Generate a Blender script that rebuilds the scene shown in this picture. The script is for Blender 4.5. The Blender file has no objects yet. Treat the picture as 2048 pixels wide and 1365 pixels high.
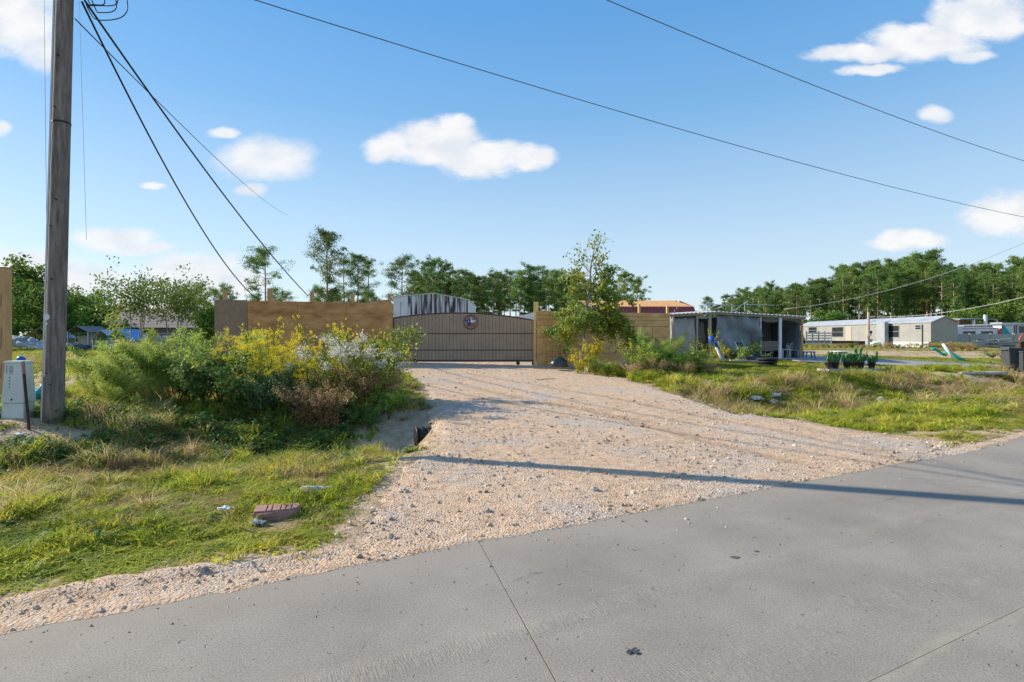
import bpy, bmesh, math, random
import numpy as np
from mathutils import Vector, Matrix, noise as mnoise
random.seed(7); np.random.seed(7)
sc = bpy.context.scene
COL = sc.collection
PI = math.pi
# ------------------------------------------------------------ camera, sky, sun
FPX, HOR, EYE = 1100.0, 674.0, 1.65        # focal length in photo pixels, horizon row, eye height
cam = bpy.data.cameras.new('camera'); camo = bpy.data.objects.new('camera', cam); COL.objects.link(camo)
camo.location = (0, 0, EYE); camo.rotation_euler = (PI/2, 0, 0)
cam.sensor_width = 36; cam.lens = FPX/2048*36; cam.shift_y = -(682.5-HOR)/2048
cam.clip_start = .05; cam.clip_end = 9000
sc.camera = camo
EXPO = .75
SUN_AZ = Vector((-.953, .303)); SUN_EL = math.radians(27)
world = bpy.data.worlds.new('World'); sc.world = world; world.use_nodes = True
wn, wl = world.node_tree.nodes, world.node_tree.links
wn.clear()
def W(t, **k):
    n = wn.new(t)
    for a, b in k.items(): setattr(n, a, b)
    return n
def wm(op, a, b=None, c=None, clamp=False):
    n = W('ShaderNodeMath', operation=op, use_clamp=clamp)
    for i, s in enumerate((a, b, c)):
        if s is None: continue
        if isinstance(s, (int, float)): n.inputs[i].default_value = s
        else: wl.new(s, n.inputs[i])
    return n.outputs[0]
sky = W('ShaderNodeTexSky', sky_type='NISHITA', sun_disc=False, sun_elevation=SUN_EL,
        sun_rotation=math.atan2(SUN_AZ.x, SUN_AZ.y), altitude=0, air_density=1.0, dust_density=.35, ozone_density=2.2)
tc = W('ShaderNodeTexCoord'); sp = W('ShaderNodeSeparateXYZ'); wl.new(tc.outputs['Generated'], sp.inputs[0])
dx, dy, dz = sp.outputs
yy = wm('MAXIMUM', dy, .02)
SX = wm('DIVIDE', dx, yy); SZ = wm('DIVIDE', dz, yy)     # bearing and elevation tangents towards the north
cmb = W('ShaderNodeCombineXYZ'); wl.new(SX, cmb.inputs[0]); wl.new(wm('MULTIPLY', SZ, 1.6), cmb.inputs[1])
nz = W('ShaderNodeTexNoise'); nz.inputs['Scale'].default_value = 7; nz.inputs['Detail'].default_value = 5; nz.inputs['Roughness'].default_value = .55
wl.new(cmb.outputs[0], nz.inputs['Vector'])
spn = W('ShaderNodeSeparateColor'); wl.new(nz.outputs['Color'], spn.inputs[0])
nz2 = W('ShaderNodeTexNoise'); nz2.inputs['Scale'].default_value = 17; nz2.inputs['Detail'].default_value = 8; nz2.inputs['Roughness'].default_value = .62
wl.new(cmb.outputs[0], nz2.inputs['Vector'])
WX = wm('ADD', SX, wm('MULTIPLY', wm('SUBTRACT', spn.outputs[0], .5), .055))
WZ = wm('ADD', SZ, wm('MULTIPLY', wm('SUBTRACT', spn.outputs[1], .5), .042))
def cloudset(blobs):
    out = None
    for cx, cy, rx, ry in blobs:
        a = wm('MULTIPLY', wm('SUBTRACT', WX, (cx-1024)/FPX), FPX/rx)
        b = wm('MULTIPLY', wm('SUBTRACT', WZ, (HOR-cy)/FPX), FPX/ry)
        e = wm('SUBTRACT', 1.0, wm('ADD', wm('MULTIPLY', a, a), wm('MULTIPLY', b, b)))
        out = e if out is None else wm('MAXIMUM', out, e)
    return wm('ADD', out, wm('MULTIPLY', wm('SUBTRACT', nz2.outputs[0], .5), 1.7))
firm = cloudset([(785,292,66,32),(870,282,98,50),(965,318,110,36),(1062,320,50,27),(905,250,45,25),
                 (1960,38,115,50),(1850,85,130,42),(1720,108,110,18),(1745,140,70,14),
                 (2025,425,105,44),(1820,475,85,23),(20,40,120,72)])
soft = cloudset([(530,318,92,46),(500,385,32,12),(440,264,30,10),(1868,230,36,17),(1938,112,44,13),(12,258,18,16),(312,368,28,8),
                 (225,474,85,24),(290,497,60,14),(400,556,125,48),(480,560,60,30),(330,600,130,44),(60,550,150,48),(150,560,120,30),(80,100,50,50)])
def ramp(v, lo, hi):
    n = W('ShaderNodeMapRange', interpolation_type='SMOOTHSTEP'); wl.new(v, n.inputs[0])
    n.inputs[1].default_value = lo; n.inputs[2].default_value = hi; return n.outputs[0]
dens = wm('MAXIMUM', wm('MULTIPLY', ramp(firm, -.30, .72), .97), wm('MULTIPLY', ramp(soft, -.65, .85), .9))
dens = wm('MULTIPLY', dens, ramp(dy, .02, .1))
# unseen clouds over the remaining sky, thickened to whiten the fill light
nz3 = W('ShaderNodeTexNoise'); nz3.inputs['Scale'].default_value = 3.2; nz3.inputs['Detail'].default_value = 7
mp = W('ShaderNodeMapping'); mp.inputs['Scale'].default_value = (1, 1, 2.6); wl.new(tc.outputs['Generated'], mp.inputs[0]); wl.new(mp.outputs[0], nz3.inputs['Vector'])
rest = wm('MULTIPLY', wm('MULTIPLY', ramp(nz3.outputs[0], .53, .66), .85), ramp(dy, .1, -.1))
dens = wm('MAXIMUM', dens, wm('MULTIPLY', rest, ramp(dz, 0, .08)))
SKY_STR = .12
bg1 = W('ShaderNodeBackground'); bg1.inputs[1].default_value = SKY_STR
# the photograph's sky: a saturated blue fading to pale at the horizon
tint = W('ShaderNodeMix', data_type='RGBA', blend_type='MULTIPLY'); tint.inputs[0].default_value = 1
cr = W('ShaderNodeValToRGB'); cr.color_ramp.elements[0].color = (.86,.96,1.0,1); cr.color_ramp.elements[1].color = (.78,1.05,1.22,1); cr.color_ramp.elements[1].position = .5
wl.new(wm('MAXIMUM', dz, 0), cr.inputs[0])
wl.new(sky.outputs[0], tint.inputs[6]); wl.new(cr.outputs[0], tint.inputs[7]); wl.new(tint.outputs[2], bg1.inputs[0])
bg2 = W('ShaderNodeBackground'); bg2.inputs[1].default_value = 1/2**EXPO
cc = W('ShaderNodeValToRGB'); cc.color_ramp.elements[0].position = .36; cc.color_ramp.elements[0].color = (.80,.84,.90,1); cc.color_ramp.elements[1].position = .60; cc.color_ramp.elements[1].color = (.97,.97,.98,1)
nz4 = W('ShaderNodeTexNoise'); nz4.inputs['Scale'].default_value = 13; nz4.inputs['Detail'].default_value = 5; wl.new(cmb.outputs[0], nz4.inputs['Vector']); wl.new(nz4.outputs[0], cc.inputs[0]); wl.new(cc.outputs[0], bg2.inputs[0])
def lin(c): return tuple((v/255/12.92 if v <= 10 else ((v/255+.055)/1.055)**2.4)/2**EXPO for v in c)+(1,)
gr = W('ShaderNodeValToRGB'); ge = gr.color_ramp.elements; gl = [(0,(226,238,246)),(.108,(211,230,244)),(.194,(190,219,243)),(.37,(130,185,234)),(.5,(101,167,228)),(1,(70,135,212))]
ge[0].position = 0; ge[0].color = lin(gl[0][1]); ge[1].position = 1; ge[1].color = lin(gl[-1][1])
for q, c in gl[1:-1]: k_ = ge.new(q); k_.color = lin(c)
wl.new(wm('MAXIMUM', dz, 0), gr.inputs[0])
bg3 = W('ShaderNodeBackground'); wl.new(gr.outputs[0], bg3.inputs[0])
ma_ = W('ShaderNodeMixShader'); ma_.inputs[0].default_value = .8; wl.new(bg1.outputs[0], ma_.inputs[1]); wl.new(bg3.outputs[0], ma_.inputs[2]); bg1 = ma_
mx = W('ShaderNodeMixShader'); wl.new(dens, mx.inputs[0]); wl.new(bg1.outputs[0], mx.inputs[1]); wl.new(bg2.outputs[0], mx.inputs[2])
wo = W('ShaderNodeOutputWorld'); wl.new(mx.outputs[0], wo.inputs[0])
sl = bpy.data.lights.new('sun', 'SUN'); sl.energy = 4.4; sl.angle = math.radians(.5); sl.color = (1, .90, .74)
so = bpy.data.objects.new('sun', sl); COL.objects.link(so)
sd = Vector((SUN_AZ.x*math.cos(SUN_EL), SUN_AZ.y*math.cos(SUN_EL), math.sin(SUN_EL)))
so.rotation_euler = sd.to_track_quat('Z', 'Y').to_euler(); so.location = (-30, 10, 40)
sc.view_settings.view_transform = 'Standard'; sc.view_settings.look = 'None'
sc.view_settings.exposure = EXPO; sc.view_settings.gamma = 1; sc.view_settings.use_curve_mapping = False
sc.cycles.use_denoising = True
sc.cycles.max_bounces = 6; sc.cycles.transparent_max_bounces = 6
# ------------------------------------------------------------ helpers
def tag(o, label=None, cat=None, group=None, kind=None):
    for k, v in (('label', label), ('category', cat), ('group', group), ('kind', kind)):
        if v: o[k] = v
    return o
def empty(name, label, cat, loc=(0,0,0), rz=0, group=None, kind=None):
    o = bpy.data.objects.new(name, None); COL.objects.link(o); o.empty_display_size = .2
    o.location = loc; o.rotation_euler = (0, 0, rz)
    return tag(o, label, cat, group, kind)
def link(name, me, mat, parent=None, loc=None):
    o = bpy.data.objects.new(name, me); COL.objects.link(o)
    if mat is not None and not me.materials: me.materials.append(mat)
    if parent is not None: o.parent = parent
    if loc is not None: o.location = loc
    return o
def copy_tree(o, parent=None):
    c = o.copy(); COL.objects.link(c); c.parent = parent
    for ch in list(o.children): copy_tree(ch, c)
    return c
def place(o, loc, rz=0, s=1, label=None, group=None):
    o.location = loc; o.rotation_euler[2] = rz
    o.scale = (s, s, s) if not isinstance(s, tuple) else s
    if label: o['label'] = label
    if group: o['group'] = group
    return o
def npmesh(name, V, F, smooth=False):
    """V (n,3) array, F list/array of equal length faces"""
    me = bpy.data.meshes.new(name); V = np.asarray(V, np.float32); F = np.asarray(F, np.int32)
    me.vertices.add(len(V)); me.vertices.foreach_set('co', V.ravel())
    k = F.shape[1]
    me.loops.add(F.size); me.loops.foreach_set('vertex_index', F.ravel())
    me.polygons.add(len(F)); me.polygons.foreach_set('loop_start', np.arange(len(F), dtype=np.int32)*k)
    try: me.polygons.foreach_set('loop_total', np.full(len(F), k, np.int32))
    except Exception: pass
    if smooth: me.polygons.foreach_set('use_smooth', np.ones(len(F), bool))
    me.update(calc_edges=True); return me
class MB:
    def __init__(s): s.v = []; s.f = []
    def add(s, vs, fs):
        n = len(s.v); s.v += [tuple(v) for v in vs]; s.f += [tuple(i+n for i in f) for f in fs]; return s
    def box(s, c, d, rot=None):
        x, y, z = d[0]/2, d[1]/2, d[2]/2
        vs = [Vector((a*x, b*y, e*z)) for e in (-1,1) for a, b in ((-1,-1),(1,-1),(1,1),(-1,1))]
        if rot is not None:
            R = Matrix.Rotation(rot[2],3,'Z') @ Matrix.Rotation(rot[1],3,'Y') @ Matrix.Rotation(rot[0],3,'X')
            vs = [R @ v for v in vs]
        return s.add([v+Vector(c) for v in vs], [(3,2,1,0),(4,5,6,7),(0,1,5,4),(1,2,6,5),(2,3,7,6),(3,0,4,7)])
    def bb(s, x0, x1, y0, y1, z0, z1): return s.box(((x0+x1)/2,(y0+y1)/2,(z0+z1)/2),(abs(x1-x0),abs(y1-y0),abs(z1-z0)))
    def bar(s, a, b, w, h):
        """rectangular bar from a to b"""
        a, b = Vector(a), Vector(b); d = (b-a).normalized(); up = Vector((0,0,1)) if abs(d.z) < .95 else Vector((0,1,0))
        r = d.cross(up).normalized()*w/2; u = r.cross(d).normalized()*h/2
        return s.add([a-r-u,a+r-u,a+r+u,a-r+u,b-r-u,b+r-u,b+r+u,b-r+u],[(0,1,2,3),(7,6,5,4),(4,5,1,0),(5,6,2,1),(6,7,3,2),(7,4,0,3)])
    def tube(s, pts, r, n=6, cap=True):
        pts = [Vector(p) for p in pts]; m = len(pts); rs = r if isinstance(r, (list,tuple)) else [r]*m
        base = len(s.v); up = None
        for i, p in enumerate(pts):
            d = (pts[min(i+1,m-1)]-pts[max(i-1,0)]).normalized()
            if up is None: up = d.orthogonal().normalized()
            up = (up - d*up.dot(d)); up = up.normalized() if up.length > 1e-5 else d.orthogonal().normalized()
            w = d.cross(up)
            for k in range(n):
                a = 2*PI*k/n; s.v.append(tuple(p+(up*math.cos(a)+w*math.sin(a))*rs[i]))
        for i in range(m-1):
            for k in range(n):
                a, b = base+i*n+k, base+i*n+(k+1)%n; s.f.append((a, b, b+n, a+n))
        if cap: s.f.append(tuple(base+k for k in range(n))[::-1]); s.f.append(tuple(base+(m-1)*n+k for k in range(n)))
        return s
    def lathe(s, prof, n=16, c=(0,0,0)):
        base = len(s.v); m = len(prof)
        for r, z in prof:
            for k in range(n):
                a = 2*PI*k/n; s.v.append((c[0]+r*math.cos(a), c[1]+r*math.sin(a), c[2]+z))
        for i in range(m-1):
            for k in range(n):
                a, b = base+i*n+k, base+i*n+(k+1)%n; s.f.append((a, b, b+n, a+n))
        s.f.append(tuple(base+k for k in range(n))[::-1]); s.f.append(tuple(base+(m-1)*n+k for k in range(n))); return s
    def prism(s, poly, y0, y1):
        n = len(poly); vs = [(x,y0,z) for x,z in poly]+[(x,y1,z) for x,z in poly]
        return s.add(vs, [tuple(range(n)), tuple(range(2*n-1,n-1,-1))]+[((i+1)%n,i,i+n,(i+1)%n+n) for i in range(n)])
    def slab(s, poly, z0, z1):
        n = len(poly); vs = [(x,y,z0) for x,y in poly]+[(x,y,z1) for x,y in poly]
        return s.add(vs, [tuple(range(n))[::-1], tuple(range(n,2*n))]+[(i,(i+1)%n,(i+1)%n+n,i+n) for i in range(n)])
    def grid(s, nu, nv, fn, thick=None):
        vs = [Vector(fn(i/nu, j/nv)) for j in range(nv+1) for i in range(nu+1)]
        fs = [(j*(nu+1)+i, j*(nu+1)+i+1, (j+1)*(nu+1)+i+1, (j+1)*(nu+1)+i) for j in range(nv) for i in range(nu)]
        s.add(vs, fs)
        if thick:
            t = Vector(thick); n = len(vs); s.add([v+t for v in vs], [f[::-1] for f in fs])
        return s
    def blob(s, c, rad, seed=0, amp=.25, sub=2, freq=1.3, flat=None):
        bm = bmesh.new(); bmesh.ops.create_icosphere(bm, subdivisions=sub, radius=1)
        vs = []
        for v in bm.verts:
            k = 1+amp*mnoise.noise(v.co*freq+Vector((seed*7.3,seed*3.1,seed)))*2
            p = Vector((v.co.x*rad[0]*k, v.co.y*rad[1]*k, v.co.z*rad[2]*k))
            if flat is not None: p.z = max(p.z, flat)
            vs.append(p+Vector(c))
        fs = [tuple(x.index for x in f.verts) for f in bm.faces]; bm.free()
        return s.add(vs, fs)
    def mesh(s, name, smooth=False):
        me = bpy.data.meshes.new(name); me.from_pydata(s.v, [], s.f)
        if smooth: me.polygons.foreach_set('use_smooth', np.ones(len(me.polygons), bool))
        bm = bmesh.new(); bm.from_mesh(me); bmesh.ops.recalc_face_normals(bm, faces=bm.faces); bm.to_mesh(me); bm.free()
        me.update(); return me
    def build(s, name, mat, parent=None, smooth=False, loc=None, bevel=0):
        o = link(name, s.mesh(name, smooth), mat, parent, loc)
        if bevel:
            b = o.modifiers.new('bevel','BEVEL'); b.width = bevel; b.segments = 2; b.limit_method = 'ANGLE'
        return o
# ------------------------------------------------------------ materials
def mat(name, cols, scale=3, detail=6, rough=.8, bump=0, bscale=None, stretch=(1,1,1), coord='Object', metallic=0, trans=0, rand=0, spec=.3, pos=None, dist=0, streak=None, sheen=0):
    m = bpy.data.materials.new(name); m.use_nodes = True; N, L = m.node_tree.nodes, m.node_tree.links
    p = N['Principled BSDF']; p.inputs['Roughness'].default_value = rough; p.inputs['Metallic'].default_value = metallic
    p.inputs['Specular IOR Level'].default_value = spec
    if sheen: p.inputs['Sheen Weight'].default_value = sheen
    t = N.new('ShaderNodeTexCoord'); mp = N.new('ShaderNodeMapping'); mp.inputs['Scale'].default_value = stretch
    if coord == 'World':
        g = N.new('ShaderNodeNewGeometry'); L.new(g.outputs['Position'], mp.inputs[0])
    else: L.new(t.outputs[coord], mp.inputs[0])
    n = N.new('ShaderNodeTexNoise'); n.inputs['Scale'].default_value = scale; n.inputs['Detail'].default_value = detail; n.inputs['Distortion'].default_value = dist
    n.inputs['Roughness'].default_value = .6
    L.new(mp.outputs[0], n.inputs['Vector'])
    r = N.new('ShaderNodeValToRGB'); L.new(n.outputs[0], r.inputs[0])
    els = r.color_ramp.elements; k = len(cols)
    ps = pos or ([.5] if k == 1 else [.32+.36*i/(k-1) for i in range(k)])
    els[0].position = ps[0]; els[0].color = (*cols[0],1)
    if k > 1: els[1].position = ps[-1]; els[1].color = (*cols[-1],1)
    else: els[1].position = 1; els[1].color = (*cols[0],1)
    for i in range(1, k-1):
        e = els.new(ps[i]); e.color = (*cols[i],1)
    col = r.outputs[0]
    if rand:
        oi = N.new('ShaderNodeObjectInfo'); hs = N.new('ShaderNodeHueSaturation'); L.new(col, hs.inputs['Color'])
        mr = N.new('ShaderNodeMapRange'); mr.inputs[3].default_value = 1-rand; mr.inputs[4].default_value = 1+rand; L.new(oi.outputs['Random'], mr.inputs[0]); L.new(mr.outputs[0], hs.inputs['Value'])
        m2 = N.new('ShaderNodeMath'); m2.operation = 'MULTIPLY'; m2.inputs[1].default_value = 7.13; L.new(oi.outputs['Random'], m2.inputs[0])
        m3 = N.new('ShaderNodeMath'); m3.operation = 'FRACT'; L.new(m2.outputs[0], m3.inputs[0])
        m4 = N.new('ShaderNodeMapRange'); m4.inputs[3].default_value = .5-rand*.07; m4.inputs[4].default_value = .5+rand*.07; L.new(m3.outputs[0], m4.inputs[0]); L.new(m4.outputs[0], hs.inputs['Hue'])
        col = hs.outputs[0]
    L.new(col, p.inputs['Base Color'])
    if bump:
        b = N.new('ShaderNodeBump'); b.inputs['Strength'].default_value = 1; b.inputs['Distance'].default_value = bump
        nb = N.new('ShaderNodeTexNoise'); nb.inputs['Scale'].default_value = bscale or scale*4; nb.inputs['Detail'].default_value = 6
        L.new(mp.outputs[0], nb.inputs['Vector']); L.new(nb.outputs[0], b.inputs['Height']); L.new(b.outputs[0], p.inputs['Normal'])
    out = N['Material Output']
    if trans:
        tr = N.new('ShaderNodeBsdfTranslucent'); L.new(col, tr.inputs[0]); ms = N.new('ShaderNodeMixShader'); ms.inputs[0].default_value = trans
        L.new(p.outputs[0], ms.inputs[1]); L.new(tr.outputs[0], ms.inputs[2]); L.new(ms.outputs[0], out.inputs[0])
    m['_col'] = 1
    return m
M = {}
def mm(key, *a, **k): M[key] = mat(key, *a, **k)
mm('osb', [(.62,.33,.13),(.74,.41,.165),(.84,.52,.23)], scale=1.6, detail=9, rough=.75, bump=.003, bscale=40, stretch=(1,1,2))
mm('osb_red', [(.32,.14,.055),(.56,.27,.10),(.70,.37,.15)], scale=1.2, detail=9, rough=.75, bump=.003, bscale=40, stretch=(1,1,2.2))
mm('board_grey', [(.27,.18,.12),(.34,.23,.155)], scale=6, rough=.8, bump=.002)
mm('post', [(.50,.27,.12),(.64,.38,.19)], scale=6, stretch=(3,3,.4), rough=.8, bump=.004)
mm('new_wood', [(.75,.52,.16),(.82,.62,.24)], scale=6, stretch=(3,3,.4), rough=.8)
mm('gate', [(.33,.23,.16),(.41,.29,.20)], scale=2, rough=.55, metallic=0, bump=.0006, bscale=60)
mm('gate_dark', [(.055,.045,.04),(.075,.062,.052)], rough=.5)
mm('black', [(.012,.012,.013),(.02,.02,.021)], rough=.5)
mm('rubber', [(.015,.015,.016),(.03,.03,.03)], rough=.75)
mm('white', [(.62,.63,.64),(.74,.74,.74)], rough=.55)
mm('whiteplastic', [(.68,.70,.72),(.78,.79,.80)], scale=2, rough=.35, spec=.5)
mm('blue', [(.015,.06,.32),(.02,.09,.42)], rough=.5)
mm('red', [(.45,.06,.03),(.5,.09,.05)], rough=.5)
mm('star_blue', [(.012,.05,.26)], rough=.4)
mm('bluetarp', [(.10,.30,.62),(.14,.38,.72)], scale=5, rough=.6, bump=.01, bscale=4)
mm('teal', [(.0,.33,.40),(.01,.42,.46)], scale=3, rough=.4)
mm('tealblue', [(.02,.28,.42),(.03,.36,.50)], scale=3, rough=.45)
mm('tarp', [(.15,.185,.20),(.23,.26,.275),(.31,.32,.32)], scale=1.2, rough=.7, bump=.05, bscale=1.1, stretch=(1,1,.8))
mm('tarp_pale', [(.26,.28,.30),(.36,.38,.40)], scale=1.5, rough=.65, bump=.05, bscale=1.3)  # paler grey sheeting colour, shared by tarps, pallets and panels
mm('tarp_brown', [(.12,.115,.11),(.20,.17,.14)], scale=1.2, rough=.7, bump=.04, bscale=1.1)
mm('metal_sheet', [(.35,.37,.39),(.50,.52,.54)], scale=1.5, rough=.4, metallic=.5)
mm('rustroof', [(.16,.15,.14),(.24,.22,.20)], scale=2, rough=.7)
mm('maroon', [(.14,.030,.035),(.19,.045,.05)], scale=2, rough=.45)
mm('sheathing', [(.70,.34,.12),(.80,.44,.18)], scale=5, rough=.8)
mm('siding', [(.265,.255,.25),(.33,.32,.31)], scale=.8, rough=.6)
mm('siding_edge', [(.40,.36,.30)], rough=.6)
mm('roof_metal', [(.38,.39,.41),(.52,.53,.55)], scale=1.0, rough=.45, metallic=.2)
mm('gable_grey', [(.34,.30,.27),(.40,.36,.32)], scale=.8, rough=.6)
mm('glassdark', [(.02,.024,.03),(.035,.04,.05)], rough=.15, spec=.6)
mm('shingle', [(.19,.15,.135),(.27,.215,.20)], scale=4, detail=8, rough=.9, bump=.01, bscale=20)
mm('stucco', [(.48,.33,.17),(.55,.40,.22)], rough=.85)
mm('brickwall', [(.30,.24,.22),(.37,.30,.27)], scale=4, rough=.9)
mm('block', [(.33,.325,.32),(.46,.45,.44)], scale=6, detail=8, rough=.95, bump=.01)
mm('greywood', [(.28,.23,.20),(.45,.38,.33)], scale=5, stretch=(1,1,6), rough=.85)
mm('pallet', [(.42,.40,.39),(.6,.58,.56)], scale=3, rough=.8)
mm('bark', [(.10,.075,.055),(.20,.15,.115)], scale=3, stretch=(3,3,1), rough=.95)
mm('bark_pine', [(.28,.19,.14),(.46,.34,.27)], scale=1.2, stretch=(3,3,1), rough=.95)
mm('bark_pale', [(.20,.19,.17),(.42,.40,.37)], scale=3, stretch=(2,2,1), rough=.9)
mm('stem', [(.10,.075,.03),(.17,.12,.05)], rough=.9)
mm('stem_red', [(.14,.055,.03),(.22,.10,.05)], rough=.9)
mm('stem_green', [(.09,.11,.02),(.14,.16,.04)], rough=.9)
F_ = dict(rough=.65, coord='World', spec=.25)
mm('pine', [(.085,.15,.04),(.15,.24,.055),(.24,.33,.08)], scale=.25, trans=.38, rand=.30, **F_)
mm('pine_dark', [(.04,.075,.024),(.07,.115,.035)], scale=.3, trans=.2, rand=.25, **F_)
mm('oak', [(.075,.15,.025),(.14,.24,.04),(.22,.32,.06)], scale=.6, trans=.38, rand=.25, **F_)
mm('myrtle', [(.08,.14,.025),(.18,.24,.04),(.36,.26,.05)], scale=1.4, trans=.35, pos=[.35,.55,.72], **F_)
mm('tallow', [(.13,.22,.04),(.27,.34,.055),(.55,.48,.10)], scale=1.1, trans=.38, pos=[.38,.52,.70], **F_)
mm('fennel', [(.24,.33,.05),(.38,.47,.10),(.52,.55,.16)], scale=2.2, trans=.5, rand=.18, **F_)
mm('leafdark', [(.065,.14,.035),(.12,.21,.05),(.20,.28,.07)], scale=2.5, trans=.35, rand=.3, **F_)
mm('leafmid', [(.14,.23,.035),(.28,.36,.055),(.46,.48,.11)], scale=2.5, trans=.42, rand=.3, **F_)
mm('leafblue', [(.08,.15,.06),(.14,.22,.09)], scale=2.5, trans=.35, rand=.3, **F_)
mm('yellow', [(.72,.56,.01),(.86,.72,.03)], scale=9, trans=.35, **F_)
mm('yellowgreen', [(.30,.32,.03),(.62,.52,.04)], scale=5, trans=.35, **F_)
mm('fluff', [(.50,.49,.40),(.68,.66,.57)], scale=8, trans=.4, rough=.9, coord='World')
mm('seedtan', [(.36,.21,.10),(.58,.42,.22)], scale=6, trans=.3, rand=.2, rough=.9, coord='World')
mm('grass', [(.16,.24,.022),(.40,.43,.04),(.60,.53,.10)], scale=.9, trans=.45, rand=.30, **F_)
mm('lawn', [(.10,.18,.022),(.18,.26,.03),(.25,.30,.05)], scale=.35, trans=.35, rand=.25, **F_)
mm('drygrass', [(.32,.22,.09),(.52,.39,.18),(.66,.53,.30)], scale=1.2, trans=.42, rand=.30, **F_)
mm('cactus', [(.06,.17,.05),(.12,.26,.08)], scale=6, trans=.15, rand=.2, **F_)
mm('potblack', [(.035,.035,.045),(.07,.07,.085)], rough=.5)
mm('cart', [(.05,.058,.062),(.065,.072,.078)], rough=.5)
mm('bagdark', [(.018,.03,.036),(.03,.045,.055)], rough=.3, bump=.03, bscale=6, spec=.6)
mm('bagwhite', [(.62,.64,.68),(.78,.79,.82)], rough=.45, scale=8, bump=.03, bscale=9, trans=.2)
mm('bagpink', [(.55,.45,.42),(.72,.64,.62)], rough=.6, scale=14, bump=.02, bscale=12)
mm('paverred', [(.30,.155,.135),(.42,.24,.21)], scale=14, detail=8, rough=.95, bump=.006, bscale=40)
mm('rock', [(.27,.235,.20),(.48,.43,.38)], scale=8, detail=8, rough=.9, bump=.01)
mm('pebble', [(.22,.165,.12),(.46,.36,.27),(.60,.51,.42)], scale=1.5, rough=.9, coord='World', rand=.35)
mm('pedestal', [(.56,.60,.56),(.66,.68,.63)], scale=3, rough=.45)
mm('rust', [(.055,.025,.018),(.10,.045,.03)], scale=9, rough=.8)
mm('wire', [(.018,.022,.026)], rough=.5)
mm('wire_grey', [(.10,.12,.15)], rough=.6)
mm('wire_pale', [(.45,.45,.44),(.55,.55,.54)], rough=.6)
mm('galv', [(.42,.44,.46),(.55,.57,.58)], rough=.45, metallic=.6)
mm('tin_white', [(.60,.62,.66),(.70,.72,.75)], rough=.5)
mm('plum', [(.10,.03,.05),(.16,.05,.07)], rough=.6)
mm('plastic_blue', [(.01,.12,.42),(.02,.17,.50)], rough=.4)
mm('tar', [(.09,.085,.08),(.13,.12,.115)], scale=30, rough=.9)
mm('joint', [(.16,.125,.085),(.34,.27,.18)], scale=20, rough=.95)
# ------------------------------------------------------------ the lie of the land
DU = np.array((.889,.457)); NV = np.array((-.457,.889))      # along the road, away from the road
def uv(x, y): return x*DU[0]+y*DU[1], x*NV[0]+y*NV[1]
def fromuv(u, v): return u*DU[0]+v*NV[0], u*DU[1]+v*NV[1]
def sstep(a, b, t):
    t = np.clip((t-a)/(b-a), 0, 1); return t*t*(3-2*t)
def vnoise(x, y, s, seed=0):
    x = np.asarray(x, float)/s+seed*17.3; y = np.asarray(y, float)/s+seed*5.7
    xi, yi = np.floor(x), np.floor(y); fx, fy = x-xi, y-yi; fx = fx*fx*(3-2*fx); fy = fy*fy*(3-2*fy)
    def h(a, b):
        t = np.sin(a*127.1+b*311.7+seed*74.7)*43758.5453; return t-np.floor(t)
    return (h(xi,yi)*(1-fx)+h(xi+1,yi)*fx)*(1-fy)+(h(xi,yi+1)*(1-fx)+h(xi+1,yi+1)*fx)*fy-.5
def fbm(x, y, s, seed=0, o=4):
    return sum(vnoise(x, y, s/2**k, seed+k)*.5**k for k in range(o))
def h_drive(x, y):
    u, v = uv(x, y); t = np.clip((v-4.3)/18.3, 0, 1.08)
    return -.012+.06*t+.40*t**2.4
def px2w(px, py, hf):
    """point of the surface hf seen at photo pixel (px, py)"""
    y = 1.0
    while y < 400:
        z = EYE-(py-HOR)*y/FPX
        if z <= float(hf((px-1024)*y/FPX, y)): break
        y *= 1.004
    return (px-1024)*y/FPX, y
drive_px = [(700,724),(770,736),(812,752),(838,770),(848,790),(862,815),(872,840),(868,870),(850,900),(800,925),(765,960),(735,1000),(712,1050),(690,1085),(700,1140),
            (980,1160),(1160,1112),(1340,1060),(1540,1015),(1700,975),(1890,915),(1890,884),(1700,862),(1600,839),(1480,828),(1400,802),(1300,772),(1200,750),(1140,737),(1080,726)]
dp = [px2w(a, b, h_drive) for a, b in drive_px]
dp[0] = (-7.5, 26.5); dp[-1] = (1.5, 26.5)
DRIVE = np.array([dp[0], (-5.6,23.6)]+dp[2:-1]+[dp[-1]])
def sdist(x, y, P):
    """signed distance to polygon, negative inside"""
    x = np.asarray(x, float); y = np.asarray(y, float); d = np.full(x.shape, 1e9); ins = np.zeros(x.shape, bool)
    for i in range(len(P)):
        ax, ay = P[i]; bx, by = P[(i+1) % len(P)]
        ex, ey = bx-ax, by-ay; t = np.clip(((x-ax)*ex+(y-ay)*ey)/(ex*ex+ey*ey+1e-12), 0, 1)
        d = np.minimum(d, np.hypot(x-ax-t*ex, y-ay-t*ey))
        c = ((ay > y) != (by > y)) & (x < ex*(y-ay)/(ey if abs(ey) > 1e-12 else 1e-12)+ax); ins ^= c
    return np.where(ins, -d, d)
def X_(px, D): return (px-1024)/FPX*D
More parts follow.
